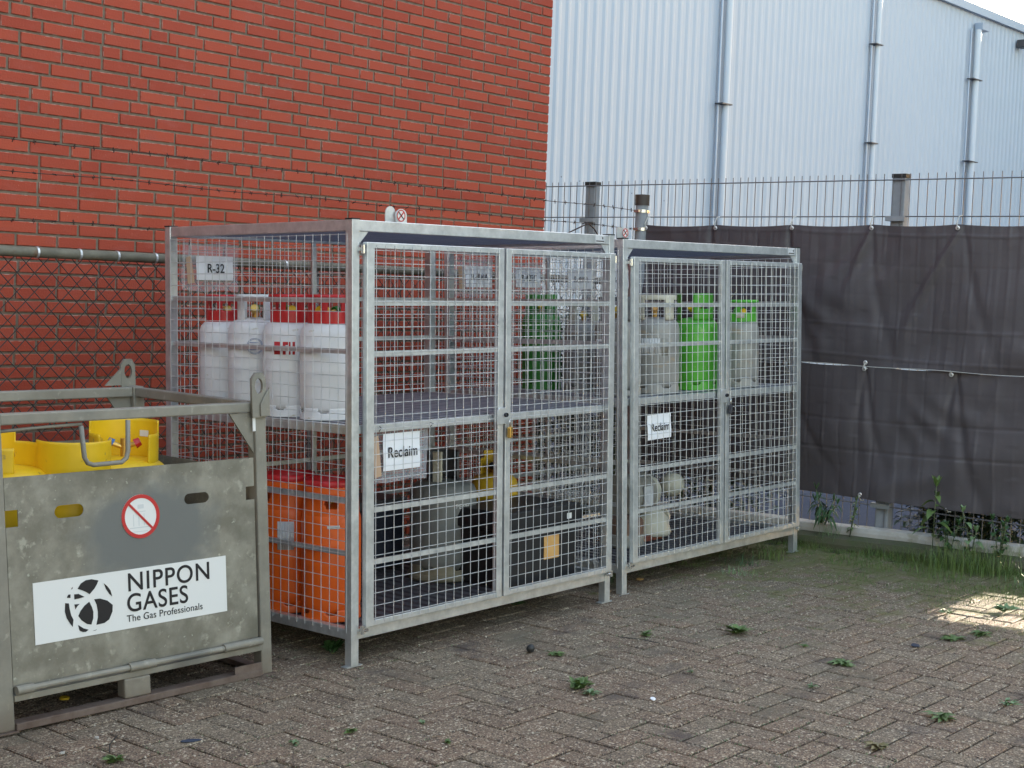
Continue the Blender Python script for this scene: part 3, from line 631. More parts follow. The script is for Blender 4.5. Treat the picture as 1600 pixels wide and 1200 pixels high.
# ---------------------------------------------------------------- signs in sleeves
def sign(MW, x0, x1, z0, z1, y, txt, size, label, bag=None, tape=True, tilt=0, curl=.004, group='paper signs hung in the cages'):
    root = empty('paper_sign', (0,0,0), 0, label, 'sign', group); root.matrix_world = MW @ Matrix.Translation(((x0+x1)/2, y, (z0+z1)/2)) @ Matrix.Rotation(tilt, 4, 'Y')
    hw, hh = (x1-x0)/2, (z1-z0)/2
    m = MB(); N = 14; K = 8; vs = []
    for j in range(K+1):
        for i in range(N+1):
            a = -hw+2*hw*i/N; b = -hh+2*hh*j/K; vs.append((a, curl*math.sin(a/hw*2.2)+.002*math.sin(b/hh*3), b))
    m.add(vs, [(j*(N+1)+i, j*(N+1)+i+1, (j+1)*(N+1)+i+1, (j+1)*(N+1)+i) for j in range(K) for i in range(N)]); pp = m.build('paper', M['paper'], root, solid=.0006, fixn=False)
    text_mesh('lettering', txt, size, M['ink'], root, (0, -curl-.004, -size*.36), .88, align='CENTER', bold=.0006)
    if bag:
        bx0, bx1, bz0, bz1 = bag; cx, cz = (x0+x1)/2, (z0+z1)/2; r = random.Random(len(txt))
        m = MB(); N = 22; K = 14; vs = []
        for j in range(K+1):
            for i in range(N+1):
                a = bx0+(bx1-bx0)*i/N-cx; b = bz0+(bz1-bz0)*j/K-cz; vs.append((a, .013+curl+.005*math.sin(a*60+b*25)+r.uniform(-.002,.002), b+.004*math.sin(a*30)))
        m.add(vs, [(j*(N+1)+i, j*(N+1)+i+1, (j+1)*(N+1)+i+1, (j+1)*(N+1)+i) for j in range(K) for i in range(N)]); m.build('plastic_sleeve', M['sleeve'], root, smooth=True, fixn=False)
        m = MB()
        for k in range(2): m.path([(bx0-cx+.018+.17*hh*0+ (bx1-bx0-.036)*k, -.012, bz1-cz-.012), (bx0-cx+.012+(bx1-bx0-.024)*k, -.03, bz1-cz+.006), (bx0-cx+.020+(bx1-bx0-.04)*k, -.012, bz1-cz+.012)], .0018, 5)
        m.build('cable_tie', M['ink'], root)
        if tape:
            m = MB(); px = -hw-.006
            m.add([(px-.050, -.001, hh*.85), (px-.020, .0, hh*.95), (px-.001, .0, -hh*1.25), (px-.040, -.001, -hh*1.32)], [(0,1,2,3)]); m.build('tape_strip', M['tape'], root, solid=.0006, fixn=False)
    return root
sign(MC1, .125, .335, 1.545, 1.655, CD-.06, 'R-32', .058, 'white R-32 sheet in a crumpled clear bag above the white cylinders', bag=(.060,.375,1.495,1.712))
sign(MC1, .186, .400, .770, .922, .018, 'Reclaim', .062, 'white Reclaim sheet in a taped sleeve under the left cage shelf', bag=(.135,.458,.722,.945), curl=.003)
sign(MC2, .222, .432, .765, .893, .012, 'Reclaim', .058, 'bare white Reclaim sheet hanging at the left door of the right cage', curl=.003, tilt=R_(-1))
sign(MC2, .115, .338, 1.552, 1.672, CD-.05, 'R-404A', .050, 'white R-404A sheet in a sleeve, leftmost of the row at the back', bag=(.045,.36,1.50,1.715))
sign(MC2, .535, .765, 1.555, 1.668, CD-.05, 'R-407C', .050, 'white R-407C sheet, middle one between two other sheets at the back of the right cage', bag=(.48,.80,1.50,1.70), tape=False)
sign(MC2, 1.01, 1.255, 1.550, 1.665, CD-.05, 'R-410A', .050, 'white R-410A sheet seen just left of the post between the cages', bag=(.96,1.29,1.50,1.70), tape=False)
sign(MC2, 1.42, 1.62, 1.552, 1.67, CD-.05, 'R-513A', .050, 'white sheet farthest right in the back row, half hidden by the cage posts', tape=False)

# ---------------------------------------------------------------- cylinders
def band(m, r, z0, z1, a0, a1, hole, na=96, nz=14, topf=None):
    """a thin curved band as quads, leaving out cells where hole(angle_deg, t) is true"""
    for i in range(na):
        A0 = a0+(a1-a0)*i/na; A1 = a0+(a1-a0)*(i+1)/na; am = (A0+A1)/2
        for j in range(nz):
            t0 = j/nz; t1 = (j+1)/nz
            if hole and hole(am, (t0+t1)/2): continue
            q = []
            for (A, t) in ((A0,t0),(A1,t0),(A1,t1),(A0,t1)):
                rr = r*(1+ (topf(t) if topf else 0)); q.append((rr*math.cos(R_(A)), rr*math.sin(R_(A)), z0+(z1-z0)*t))
            m.add(q, [(0,1,2,3)])
def weld(o):
    bm = bmesh.new(); bm.from_mesh(o.data); bmesh.ops.remove_doubles(bm, verts=bm.verts, dist=1e-5); bmesh.ops.recalc_face_normals(bm, faces=bm.faces); bm.to_mesh(bm and o.data); bm.free(); o.data.shade_smooth() if hasattr(o.data,'shade_smooth') else None
def valve(root, z, col_a='green', col_b='blue', h=.05, vr=0):
    m = MB(); m.tube((0,0,z), (0,0,z+h), .014, 12); m.tube((0,0,z+h*.55), (.045,0,z+h*.75), .010, 10); m.tube((0,0,z+h*.55), (-.045,.005,z+h*.75), .010, 10); v = m.build('valve', M['brass'] if col_b != 'steel' else M['steel'], root, smooth='auto'); v.rotation_euler = (0, 0, R_(vr))
    for sx, cc in ((1, col_b), (-1, col_a)):
        if cc in M:
            k = MB(); k.tube((.042*sx,0,z+h*.72), (.062*sx,0,z+h*.86), .020, 10, .016); k.build('handwheel', M[cc], v, smooth='auto')
def cylinder(MW, x, y, z, r, hb, label, body, collar, foot=None, rz=0, kind='ring', hc=.125, cr=.70, ct=None, va='green', vb='yellow', group='refrigerant cylinders on the shelves', seam=True, vr=0):
    root = empty('gas_cylinder', (0,0,0), 0, label, 'gas cylinder', group); root.matrix_world = MW @ Matrix.Translation((x, y, z)) @ Matrix.Rotation(R_(rz), 4, 'Z')
    foot = foot or body; fh = .048
    s = .062   # shoulder height
    prof = [(0,.02),(r*.6,.018),(r*.86,.028),(r*.97,.052),(r,.075)]
    if seam: prof += [(r,hb*.50-.010),(r*1.006,hb*.50-.006),(r*1.006,hb*.50+.006),(r,hb*.50+.010)]
    prof += [(r,hb-s),(r*.985,hb-s*.72),(r*.93,hb-s*.40),(r*.80,hb-s*.14),(r*.55,hb),(r*.2,hb+.006),(0,hb+.008)]
    m = MB(); m.lathe(prof, 48); b = m.build('body', body, root, smooth=True)
    def notch(a, t): a = a % 60; return t > .55 and 18 < a < 42 and (t > .55 + .35*((abs(a-30)/12)**4))
    m = MB(); band(m, r*.965, 0, fh, 0, 360, notch, 96, 10, lambda t: .02*(1-t)); f = m.build('foot_ring', foot, root, solid=.004, fixn=False); weld(f)
    ct = ct or collar; zc = hb-s*.14
    if kind == 'ring':      # tall guard with window slots and a rolled rim
        def hole(a, t):
            a = (a+30) % 60; return .42 < t < .72 and 8 < a < 52
        m = MB(); band(m, r*cr, zc, zc+hc, -150, 150, hole, 100, 14); c = m.build('collar', collar, root, solid=.005, fixn=False); weld(c)
        rim = MB(); n_ = 60; pts = [(r*cr*1.03*math.cos(R_(-150+300*k/n_)), r*cr*1.03*math.sin(R_(-150+300*k/n_)), zc+hc-.008) for k in range(n_+1)]; rim.path(pts, .0085, 8); rim.build('collar_rim', collar, c, smooth=True)
    elif kind == 'tabs':    # separate upright guards
        m = MB()
        for a0 in (-60, 60, 180): band(m, r*cr, zc, zc+hc, a0-38, a0+38, lambda a, t, a0=a0: (.45 < t < .62 and abs(a-a0) < 18), 24, 12)
        c = m.build('collar', collar, root, solid=.006, fixn=False); weld(c)
    elif kind == 'posts':   # uprights with a rim ring
        m = MB()
        for a0 in (-45, 45, 135, 225): band(m, r*cr, zc, zc+hc, a0-16, a0+16, None, 8, 8)
        band(m, r*cr, zc+hc*.80, zc+hc, 0, 360, None, 60, 3)
        c = m.build('collar', collar, root, solid=.006, fixn=False); weld(c)
    elif kind == 'shroud':  # full width moulded shroud with big hand holes
        def hole(a, t): q = (a+90+40) % 120 - 40; return abs(q) < 16 and .32 < t < .72 and (t > .42 or abs(q) < 12)
        m = MB(); band(m, r*.93, hb-s*.75, hb-s*.75+hc, 0, 360, hole, 120, 18, lambda t: -.05*t); c = m.build('collar', collar, root, solid=.006, fixn=False); weld(c)
    elif kind == 'arc':
        def hole(a, t): return (t > .74 and a < -112) or (t > .74 and a > 66)
        m = MB(); band(m, r*cr, zc-.004, zc+hc, -160, 110, hole, 110, 14); c = m.build('collar', collar, root, solid=.007, fixn=False); weld(c)
    valve(root, hb, va, vb, hc*.5, vr)
    return root
CM = Vector((-3.794, -4.149))
def face_cam(MW, x, y):
    p = MW @ Vector((x, y, 0)); d = CM - Vector((p.x, p.y)); return math.degrees(math.atan2(d.y, d.x))
def decal(root, r, a0, a1, z0, z1, mat, name='label', lift=1.006, na=10, parent=None):
    m = MB(); band(m, r*lift, z0, z1, a0, a1, None, na, 1); return m.build(name, mat, parent or root, solid=.0006, fixn=False, smooth=True)
sz1 = .967+.004
WG = 'white refrigerant cylinders on the left cage shelf'
fa = face_cam(MC1, .13, .3)
c = cylinder(MC1, .140, .300, sz1, .116, .400, 'white cylinder with red collar, front right of four, beside the cage corner post', M['whitecyl'], M['redplastic'], rz=fa-40, hc=.122, group=WG, va='darkgreen')
decal(c, .116*.70, 95, 150, .388, .50, M['whitecyl'], 'collar_panel', 1.05)
c = cylinder(MC1, .135, .535, sz1, .116, .400, 'white cylinder with red collar and small red marks, second from the corner post', M['whitecyl'], M['redplastic'], rz=fa+10, hc=.122, group=WG, va='darkgreen')
for k, (a, b_) in enumerate(((-47,-33),(-28,-22),(-28,-12),(-16,-12),(-8,-3),)):
    decal(c, .116, a+4, b_+4, .302 if k in (2,) else .262, .315, M['redplastic'], 'red_mark')
c = cylinder(MC1, .135, .770, sz1, .116, .405, 'white cylinder with a white collar and round blue badge, third from the corner post', M['whitecyl'], M['whitecyl'], rz=fa+0, hc=.115, group=WG, va='darkgreen', vb='brass', kind='posts')
m = MB()
for rr in (.034, .030):
    pts = [(.1175*math.cos(R_(2)+ (rr*math.cos(R_(a)))/.1175), .1175*math.sin(R_(2)+(rr*math.cos(R_(a)))/.1175), .29+rr*math.sin(R_(a))) for a in range(0, 361, 12)]; m.path(pts, .0008, 4)
for zz in (.275, .305): m.path([(.1175*math.cos(q/.1175), .1175*math.sin(q/.1175), zz) for q in [-.018+.004*k for k in range(10)]], .0016, 4)
m.build('blue_badge', M['blue'], c)
c = cylinder(MC1, .140, .995, sz1, .108, .395, 'white cylinder with red collar and dark grey foot, at the back under the R-32 bag', M['whitecyl'], M['redplastic'], foot=M['darkgrey'], rz=fa+20, hc=.122, group=WG, va='darkgreen', vb='brass')
# orange
OG = 'orange cylinders on the left cage floor'
for (x, y, lab, rz) in ((.150, .290, 'orange cylinder with hand hole and red band, beside the left cage corner post', 8), (.148, .555, 'orange cylinder with a grey worn label, partly hidden by the crate corner', -50)):
    c = cylinder(MC1, x, y, .139, .124, .47, lab, M['orange'], M['orange'], rz=fa+rz+90-8, kind='shroud', hc=.135, group=OG, va='blackbox', vb='yellow')
    m = MB(); m.lathe([(.104,.545),(.1125,.547),(.1135,.572),(.108,.584),(.100,.582),(.100,.546)], 48); m.build('red_band', M['redplastic'], c, smooth=True)
    if rz == 8: decal(c, .124, -98, -74, .388, .402, M['white'])
    if rz == -50: decal(c, .124, -55, -22, .27, .39, M['labelgrey'])
# right cage, upper shelf
sz2 = .985+.004
RG = 'cylinders on the right cage shelf'
fb = face_cam(MC2, .5, .3)
c = cylinder(MC2, .505, .175, sz2, .132, .395, 'stout grey cylinder with a pale paper label, at the front of the right cage', M['greycyl'], M['cream'], rz=fb, kind='posts', hc=.13, cr=.85, group=RG, va='yellow', vb='kraft')
decal(c, .132, -52, 12, .21, .29, M['labelgrey'])
decal(c, .132, 16, 32, .20, .29, M['tankgrey'])
c = cylinder(MC2, .885, .175, sz2, .124, .390, 'bright green cylinder at the middle of the right cage shelf', M['green'], M['green'], rz=fb-30, kind='tabs', hc=.145, cr=.80, group=RG)
c = cylinder(MC2, 1.290, .150, sz2, .110, .375, 'grey cylinder with bright green collar, rightmost on the right cage shelf', M['greycyl'], M['green'], rz=fb+20, kind='ring', hc=.125, cr=.86, group=RG, vb='yellow')
decal(c, .110*.86, -35, -8, .39, .42, M['cream'], 'collar_label', 1.06)
m = MB(); m.add([(-.02,-.05,.50),(.02,-.055,.51),(.10,-.06,.545),(.04,-.05,.525)], [(0,1,2,3)]); m.build('yellow_tag', newmat('pale yellow tag', (.62,.62,.28), .6), c, solid=.001, fixn=False)
c = cylinder(MC2, .215, .200, sz2, .122, .390, 'dark grey cylinder right behind the front left post of the right cage', M['greycyl'], M['darkgrey'], rz=fb, kind='posts', hc=.125, cr=.82, group=RG, va='green', vb='yellow')
decal(c, .122, -60, -20, .20, .29, M['paper'])
c = cylinder(MC2, .325, .510, sz2, .108, .370, 'grey cylinder seen through the side mesh between the two cages', M['greycyl'], M['cream'], rz=fb, kind='posts', hc=.115, cr=.8, group=RG, va='darkgreen', vb='yellow')
c = cylinder(MC2, .360, .840, sz2, .108, .420, 'tall dark green cylinder at the back left of the right cage shelf', M['darkgreen'], M['darkgreen'], rz=fb, kind='tabs', hc=.11, cr=.8, group=RG, seam=False)
c = cylinder(MC2, .620, .520, sz2, .120, .380, 'grey cylinder with green valve collar in the second row of the right cage', M['darkgrey'], M['darkgreen'], rz=fb, kind='ring', hc=.13, cr=.6, group=RG)
# left cage floor
DG = 'things stored on the cage floors'
fd = face_cam(MC1, 1.08, .55)
c = cylinder(MC1, 1.085, .545, .165, .160, .44, 'big olive grey recovery cylinder with white lettering on the left cage floor', M['benec'], M['benec'], foot=M['dulltan'], rz=fd, kind='arc', hc=.01, cr=.6, group=None, va='blackbox', vb='blackbox', seam=False)
m = MB(); m.box(-.008, .040, -.09, -.075, .43, .585); h_ = m.build('handle_post', M['cream'], c, bevel=.004); h_.rotation_euler = (0,0,R_(60))
m = MB(); band(m, .075, .44, .58, 60, 300, None, 40, 4); g_ = m.build('guard', M['darkgrey'], c, solid=.005, fixn=False); weld(g_)
m = MB(); m.lathe([(.10,-.024),(.165,-.024),(.172,-.010),(.165,.006),(.12,.010)], 40); m.build('base_ring', M['dulltan'], c, smooth=True)
tx = text_mesh('lettering', 'BENEC', .030, M['white'], c, (0,0,0), 1.0, thick=.001, align='CENTER', bold=.0012)
for v in tx.data.vertices:
    a = R_(38) + v.co.x/.1615; v.co = Vector((.1615*math.cos(a), .1615*math.sin(a), .322+v.co.z))
# black moulded box
bx = empty('storage_box', (0,0,0), 0, 'black plastic storage box with lid and an orange label on the left cage floor', 'box'); bx.matrix_world = MC1 @ Matrix.Translation((1.045, .10, .139))
m = MB(); m.prism([(.012,0),(.518,0),(.530,.265),(0,.265)], 1, .012, .36); m.build('body', M['blackbox'], bx, bevel=.008)
m = MB(); m.prism([(-.016,.267),(.546,.267),(.546,.315),(.525,.355),(.005,.355),(-.016,.315)], 1, -.006, .378); ld = m.build('lid', M['blackbox'], bx, bevel=.008)
m = MB(); m.box(.275, .385, .0085, .0105, .105, .215); m.build('orange_label', M['kraft'], bx)
m = MB(); m.box(.425, .458, -.0085, -.0065, .285, .312); m.build('white_label', M['white'], ld)
# navy bundle behind
nb_ = empty('wrapped_bundle', (0,0,0), 0, 'dark navy speckled bundle with grey top behind the recovery cylinder', 'bundle'); nb_.matrix_world = MC1 @ Matrix.Translation((.62, .88, .139))
m = MB(); m.box(0, .55, 0, .26, 0, .30); m.build('wrap', M['navy'], nb_, bevel=.03)
m = MB(); m.box(-.006, .556, -.006, .266, .302, .345); m.build('top_board', M['darkgrey'], nb_, bevel=.01)
c = cylinder(MC1, 1.545, .63, .139, .120, .445, 'dull yellow cylinder standing behind the black storage box', M['yellowdull'], M['yellowdull'], rz=30, kind='arc', hc=.125, cr=.56, va='blackbox', vb='blackbox', seam=False, group=None)
# right cage floor: lying equipment and a red-brown drum
rp = empty('vacuum_pump', (0,0,0), 0, 'taupe pump unit with cream round fittings on the right cage floor', 'pump'); rp.matrix_world = MC2 @ Matrix.Translation((.655, .50, .139))
m = MB(); m.tube((-.06,.0,.26),(.18,.0,.26), .115, 24); m.build('motor_body', M['tankgrey'], rp, smooth='auto', bevel=.01)
m = MB(); m.tube((.175,0,.26),(.255,0,.26), .105, 24, .088); m.build('end_cap', M['cream'], rp, smooth='auto', bevel=.01)
m = MB(); m.lathe([(0,-.07),(.045,-.06),(.068,-.02),(.068,.02),(.045,.06),(0,.07)], 20); k_ = m.build('round_filter', M['cream'], rp, smooth=True); k_.location = (.385,-.06,.285); k_.rotation_euler = (R_(70), R_(20), 0); 
m = MB(); m.tube((.25,.01,.27),(.34,.02,.275), .022, 12); m.tube((.36,-.05,.275),(.37,-.02,.27), .03, 12); m.build('pipe_elbow', M['darkgrey'], rp, smooth='auto')
m = MB(); m.lathe([(0,0),(.10,0),(.105,.02),(.085,.10),(.05,.14),(0,.15)], 20); k_ = m.build('funnel_cover', M['cream'], rp, smooth=True); k_.location = (.20, -.06, .02)
m = MB(); m.box(.04, .12, -.125, -.118, .20, .31); m.build('paper_label', M['labelgrey'], rp)
m = MB(); m.box(-.10,.22,-.12,.12,0,.03); m.build('base', M['redbrown'], rp, bevel=.005)
dr = empty('steel_drum', (0,0,0), 0, 'low red brown and grey drum at the left edge of the right cage floor', 'drum'); dr.matrix_world = MC2 @ Matrix.Translation((.545, .40, .139))
m = MB(); m.lathe([(0,0),(.10,0),(.108,.01),(.108,.055),(.104,.060),(.104,.070)], 32); m.build('foot', M['tankgrey'], dr, smooth='auto')
m = MB(); m.lathe([(.104,.070),(.104,.14),(.09,.155),(0,.158)], 32); m.build('body', newmat('dull brown drum paint', (.17,.10,.07), .6), dr, smooth='auto')
for (x, y, r_, lab) in ((1.16,.62,.055,'small dark fitting lying to the right of the pump unit'),):
    t = empty('pipe_fitting', (0,0,0), 0, lab, 'fitting'); t.matrix_world = MC2 @ Matrix.Translation((x, y, .139+.055))
    m = MB(); m.tube((-.07,0,0),(.06,.03,0), .05, 16, .035); m.build('barrel', M['tankgrey'], t, smooth='auto'); m = MB(); m.tube((.06,.03,0),(.10,.04,0), .055, 16, .05); m.build('flange', M['cream'], t, smooth='auto')

# ---------------------------------------------------------------- the crate (stillage)
SH = -.062
def sx_(x, z): return x - SH*z          # measured positions are put back after the lean of the crate
crt = empty('cylinder_crate', (0,0,0), 0, 'weathered galvanised lifting crate holding yellow cylinders, at the left edge', 'crate')
crt.location = (-1.405, .17, -.012)
LW, LD, LH = 1.145, .86, 1.078
Z = M['zinc']
for ix, (x, y) in enumerate(((0,0),(LW-.052,0),(0,LD-.052),(LW-.052,LD-.052))):
    xl = x-.018 if x < .5 else x
    m = MB(); m.box(xl, x+.052, y, y+.052, .006, LH); p = m.build('post', Z, crt, bevel=.005)
    f = MB(); f.box(x-.012, x+.060, y-.010, y+.060, 0, .006); f.build('foot_plate', M['rust'], p)
    # lifting eye: octagonal plate with an oval hole, standing in the XZ plane
    cx = x+.026 + (-.014 if x > .5 else -.03); 
    outer = [(cx-.034, LH-.06),(cx+.034, LH-.06),(cx+.034,LH+.085),(cx+.020,LH+.112),(cx-.014,LH+.112),(cx-.034,LH+.088)]
    e = curve_plate('lifting_eye', outer, [circ(cx, LH+.060, .0185, 24, .030)], .012, Z, p, off=(y-.007 if y < .1 else y+.052+.007))
    if y < .1 and x > .5:
        g = MB(); g.prism([(x+.012,LH-.055),(x+.056,LH-.055),(x+.056,LH+.055),(x+.030,LH+.020),(x+.012,LH-.01)], 1, y-.022, y-.0135); g.build('eye_cheek', Z, p, bevel=.002)
    if y > .1 and x > .5:
        g = MB(); g.prism([(x-.10,LH+.002),(x-.008,LH+.002),(x-.008,LH+.085)], 1, y+.052+.002, y+.052+.010); g.build('eye_gusset', Z, p)
# rails
m = MB(); m.box(.052, LW-.052, .006, .046, LH-.042, LH-.004); m.build('front_rail', Z, crt, bevel=.005)
m = MB(); m.box(.052, LW-.052, LD-.046, LD-.006, LH-.044, LH-.004); m.build('back_rail', Z, crt, bevel=.005)
for x in (.006, LW-.046):
    m = MB(); m.box(x, x+.040, .052, LD-.052, LH-.044, LH-.004); m.build('side_rail', M['galv'] if False else Z, crt, bevel=.005)
for (x0_, sx) in ((LW-.052, -1),):
    for y in (.014, LD-.024):
        m = MB(); m.prism([(x0_, LH-.044),(x0_+sx*.11, LH-.044),(x0_, LH-.20)], 1, y, y+.008); m.build('corner_gusset', Z, crt)
# front panel with slots
def panel(name, y, h0, h1, x0, x1, withholes=True):
    holes = [slot(sx_(.190,.73),sx_(.302,.73),.708,.752), slot(sx_(.718,.73),sx_(.828,.73),.708,.748)] if withholes else []
    outer = [(x0,h0),(x1,h0),(x1,.700),(x1-.040,.700),(x1-.040,.752),(x1,.752),(x1,h1),(x0,h1),(x0,.752),(x0+.045,.752),(x0+.045,.695),(x0,.695)] if withholes else [(x0,h0),(x1,h0),(x1,h1),(x0,h1)]
    return curve_plate(name, outer, holes, .0035, M['zincsheet'], crt, off=y)
panel('front_panel', .010, .150, .862, .056, LW-.060)
panel('back_panel', LD-.012, .150, .862, .056, LW-.056, False)
for x in (.012, LW-.016):
    m = MB(); m.box(x, x+.0035, .056, LD-.056, .150, .80); m.build('side_panel', M['zincsheet'], crt)
m = MB(); m.box(.052, LW-.052, .05, LD-.05, .112, .120); m.build('floor_plate', Z, crt)
# hinge rod and lower rails
m = MB()
for (a, b_) in ((.055,.118),(.490,.600),(.905,1.085)): m.tube((a, -.012, .146), (b_, -.012, .146), .0155, 12)
m.tube((.060,-.012,.146),(1.080,-.012,.146),.0105,10); m.build('hinge_rod', Z, crt, smooth='auto')
m = MB(); m.box(.053, LW-.053, -.004, .040, .104, .126); m.build('lower_rail', Z, crt, bevel=.003)
m = MB(); m.box(.053, LW-.053, LD-.04, LD-.002, .104, .148); m.build('back_lower_rail', Z, crt, bevel=.003)
m = MB(); m.box(.053, LW-.053, -.008, .044, .004, .030); m.build('skid_rail', M['rust'], crt, bevel=.003)
m = MB(); m.box(.053, LW-.053, LD-.044, LD, .004, .030); m.build('back_skid_rail', M['rust'], crt, bevel=.003)
for x in (.0, LW-.05):
    m = MB(); m.box(x, x+.05, .056, LD-.056, .004, .028); m.build('side_skid', M['rust'], crt, bevel=.003)
for y in (-.004, LD-.046):
    m = MB(); m.box(.475, .585, y, y+.05, .0305, .1035); m.build('centre_foot', Z, crt, bevel=.006)
m = MB(); m.box(LW-.185, LW-.056, -.006, .0, .0305, .060); m.build('skid_gusset', M['rust'], crt)
# hanging handle
m = MB(); m.path([(.06,.024,1.015),(.22,.022,1.022),(.36,.020,1.026)], .006, 8); m.build('latch_rod', Z, crt, smooth=True)
m = MB(); m.path([(.278+.067,.0,1.022),(.284+.067,-.004,.912),(.296+.067,-.004,.892),(.318+.067,-.004,.884),(.430+.067,-.004,.886),(.450+.067,-.004,.900),(.458+.067,-.003,.925),(.464+.067,0,1.034)], .0085, 10); m.build('drop_handle', Z, crt, smooth=True)
# prohibition sign
SGX = sx_(.531,.684)
sg = stickerprohib(crt, SGX, .684, .0795, .0070); slash(sg, SGX, .684, .068, -45, .0042, .0045, M['signred'])
m = MB()
for k in range(3): m.box(SGX-.031+k*.022, SGX-.028+k*.022, .0060, .0064, .650, .693)
m.box(SGX-.046, SGX+.034, .0060, .0064, .642, .646); m.box(SGX-.041, SGX+.029, .0060, .0064, .628, .631); m.box(SGX-.018, SGX+.021, .0060, .0064, .700, .703); m.box(SGX-.011,SGX+.014,.0060,.0064,.712,.727)
m.build('faded_pictogram', M['faint'], sg)
# company label
LO = .029
lx0, lx1, lz0, lz1 = .113+LO, .911+LO, .283, .497
lb = curve_plate('company_label', [(lx0,lz0),(lx1,lz0),(lx1,lz1),(lx0,lz1)], [], .0016, M['white'], crt, off=.0068)
ly = .0050
LOGO = [[(0.2088, 0.8062), (0.2261, 0.8862), (0.2507, 0.9272), (0.2792, 0.9307), (0.3125, 0.8936), (0.3049, 0.8369), (0.2909, 0.7666), (0.2662, 0.6872), (0.2517, 0.7279), (0.2338, 0.7678)], [(0.3389, 0.8329), (0.3559, 0.7764), (0.371, 0.6963), (0.3782, 0.5956), (0.364, 0.6439), (0.3489, 0.7313)], [(0.2882, 0.5921), (0.3171, 0.5897), (0.3537, 0.5349), (0.3791, 0.449), (0.3768, 0.3405), (0.3592, 0.2159), (0.334, 0.1687), (0.2942, 0.1615), (0.3029, 0.2826), (0.3038, 0.3789), (0.2996, 0.4898)], [(0.2633, 0.5638), (0.2745, 0.4786), (0.2815, 0.3906), (0.2799, 0.2829), (0.269, 0.1802), (0.2474, 0.2041), (0.2221, 0.278), (0.2076, 0.3577), (0.2192, 0.4353), (0.2401, 0.5132)], [(0.1468, 0.6039), (0.1643, 0.5902), (0.1668, 0.4985), (0.173, 0.3881), (0.1832, 0.311), (0.1781, 0.1943), (0.1659, 0.2608), (0.1515, 0.3519), (0.144, 0.4629)], [(0.1568, 0.6985), (0.1642, 0.7351), (0.1741, 0.7327), (0.1729, 0.6738), (0.1568, 0.6866)], [(0.1916, 0.724), (0.2128, 0.7207), (0.2414, 0.6563), (0.2167, 0.6448), (0.192, 0.6404)], [(0.1904, 0.5578), (0.2158, 0.5544), (0.2032, 0.5178), (0.195, 0.4743)], [(0.2048, 0.2107), (0.2299, 0.1416), (0.2551, 0.1035), (0.241, 0.0752), (0.2253, 0.0817), (0.211, 0.1113)], [(0.2767, 0.0744), (0.2954, 0.0833), (0.2911, 0.0736), (0.2803, 0.07)], [(0.1771, 0.8143), (0.1861, 0.8504), (0.1841, 0.8181)]]
text_mesh('lettering', 'NIPPON', .094, M['ink'], lb, (LO+.450, ly, .4185), .99, bold=.0008, spacing=1.10)
text_mesh('lettering', 'GASES', .094, M['ink'], lb, (LO+.450, ly, .3430), .96, bold=.0008, spacing=1.06)
text_mesh('lettering', 'The Gas Professionals', .0355, M['ink'], lb, (LO+.452, ly, .3075), 1.0, bold=.0001, spacing=1.03)
# the globe mark, traced in the label's own plane: pieces given in label fractions (0..1 across, 0..1 up)
m = MB()
for pc in LOGO:
    m.prism([(lx0+(lx1-lx0)*u_, lz0+(lz1-lz0)*v_) for u_, v_ in pc], 1, ly-.0005, ly+.0003)
m.build('globe_logo', M['ink'], lb, fixn=False)
m = MB(); m.box(LW-.066, LW-.0525, -.002, -.0005, .965, 1.035); m.build('small_tag', M['white'], crt)
for o_ in crt.children_recursive: o_.data.transform(Matrix(((1,0,SH,0),(0,1,0,0),(0,0,1,0),(0,0,0,1))))
# yellow cylinders in the crate
MY = Matrix.Translation((0,0,0)); YG = 'yellow cylinders standing in the crate'
for (x, y, hb, hc, rz, lab, va, vb) in ((-1.235, .50, .74, .125, 150, 'yellow cylinder at the left end of the crate', 'x', 'x'), (-.985, .44, .72, .120, -90, 'yellow cylinder in the middle front of the crate with a plain collar', 'x', 'x'),
                                (-.630, .66, .715, .155, 82, 'yellow cylinder on the right of the crate with red and blue valve wheels', 'signred', 'blue')):
    c = cylinder(MY, x, y, .10, .165, hb, lab, M['yellow'], M['yellow'], rz=rz, kind='arc', hc=hc, cr=.78, group=YG, va=va, vb=vb, seam=False, vr=65 if va != 'x' else 0)
    if va != 'x':
        m = MB(); band(m, .165*.78*.955, hb+.075, hb+.10, -75, -55, None, 6, 1); m.build('white_label', M['white'], c, solid=.0006, fixn=False)

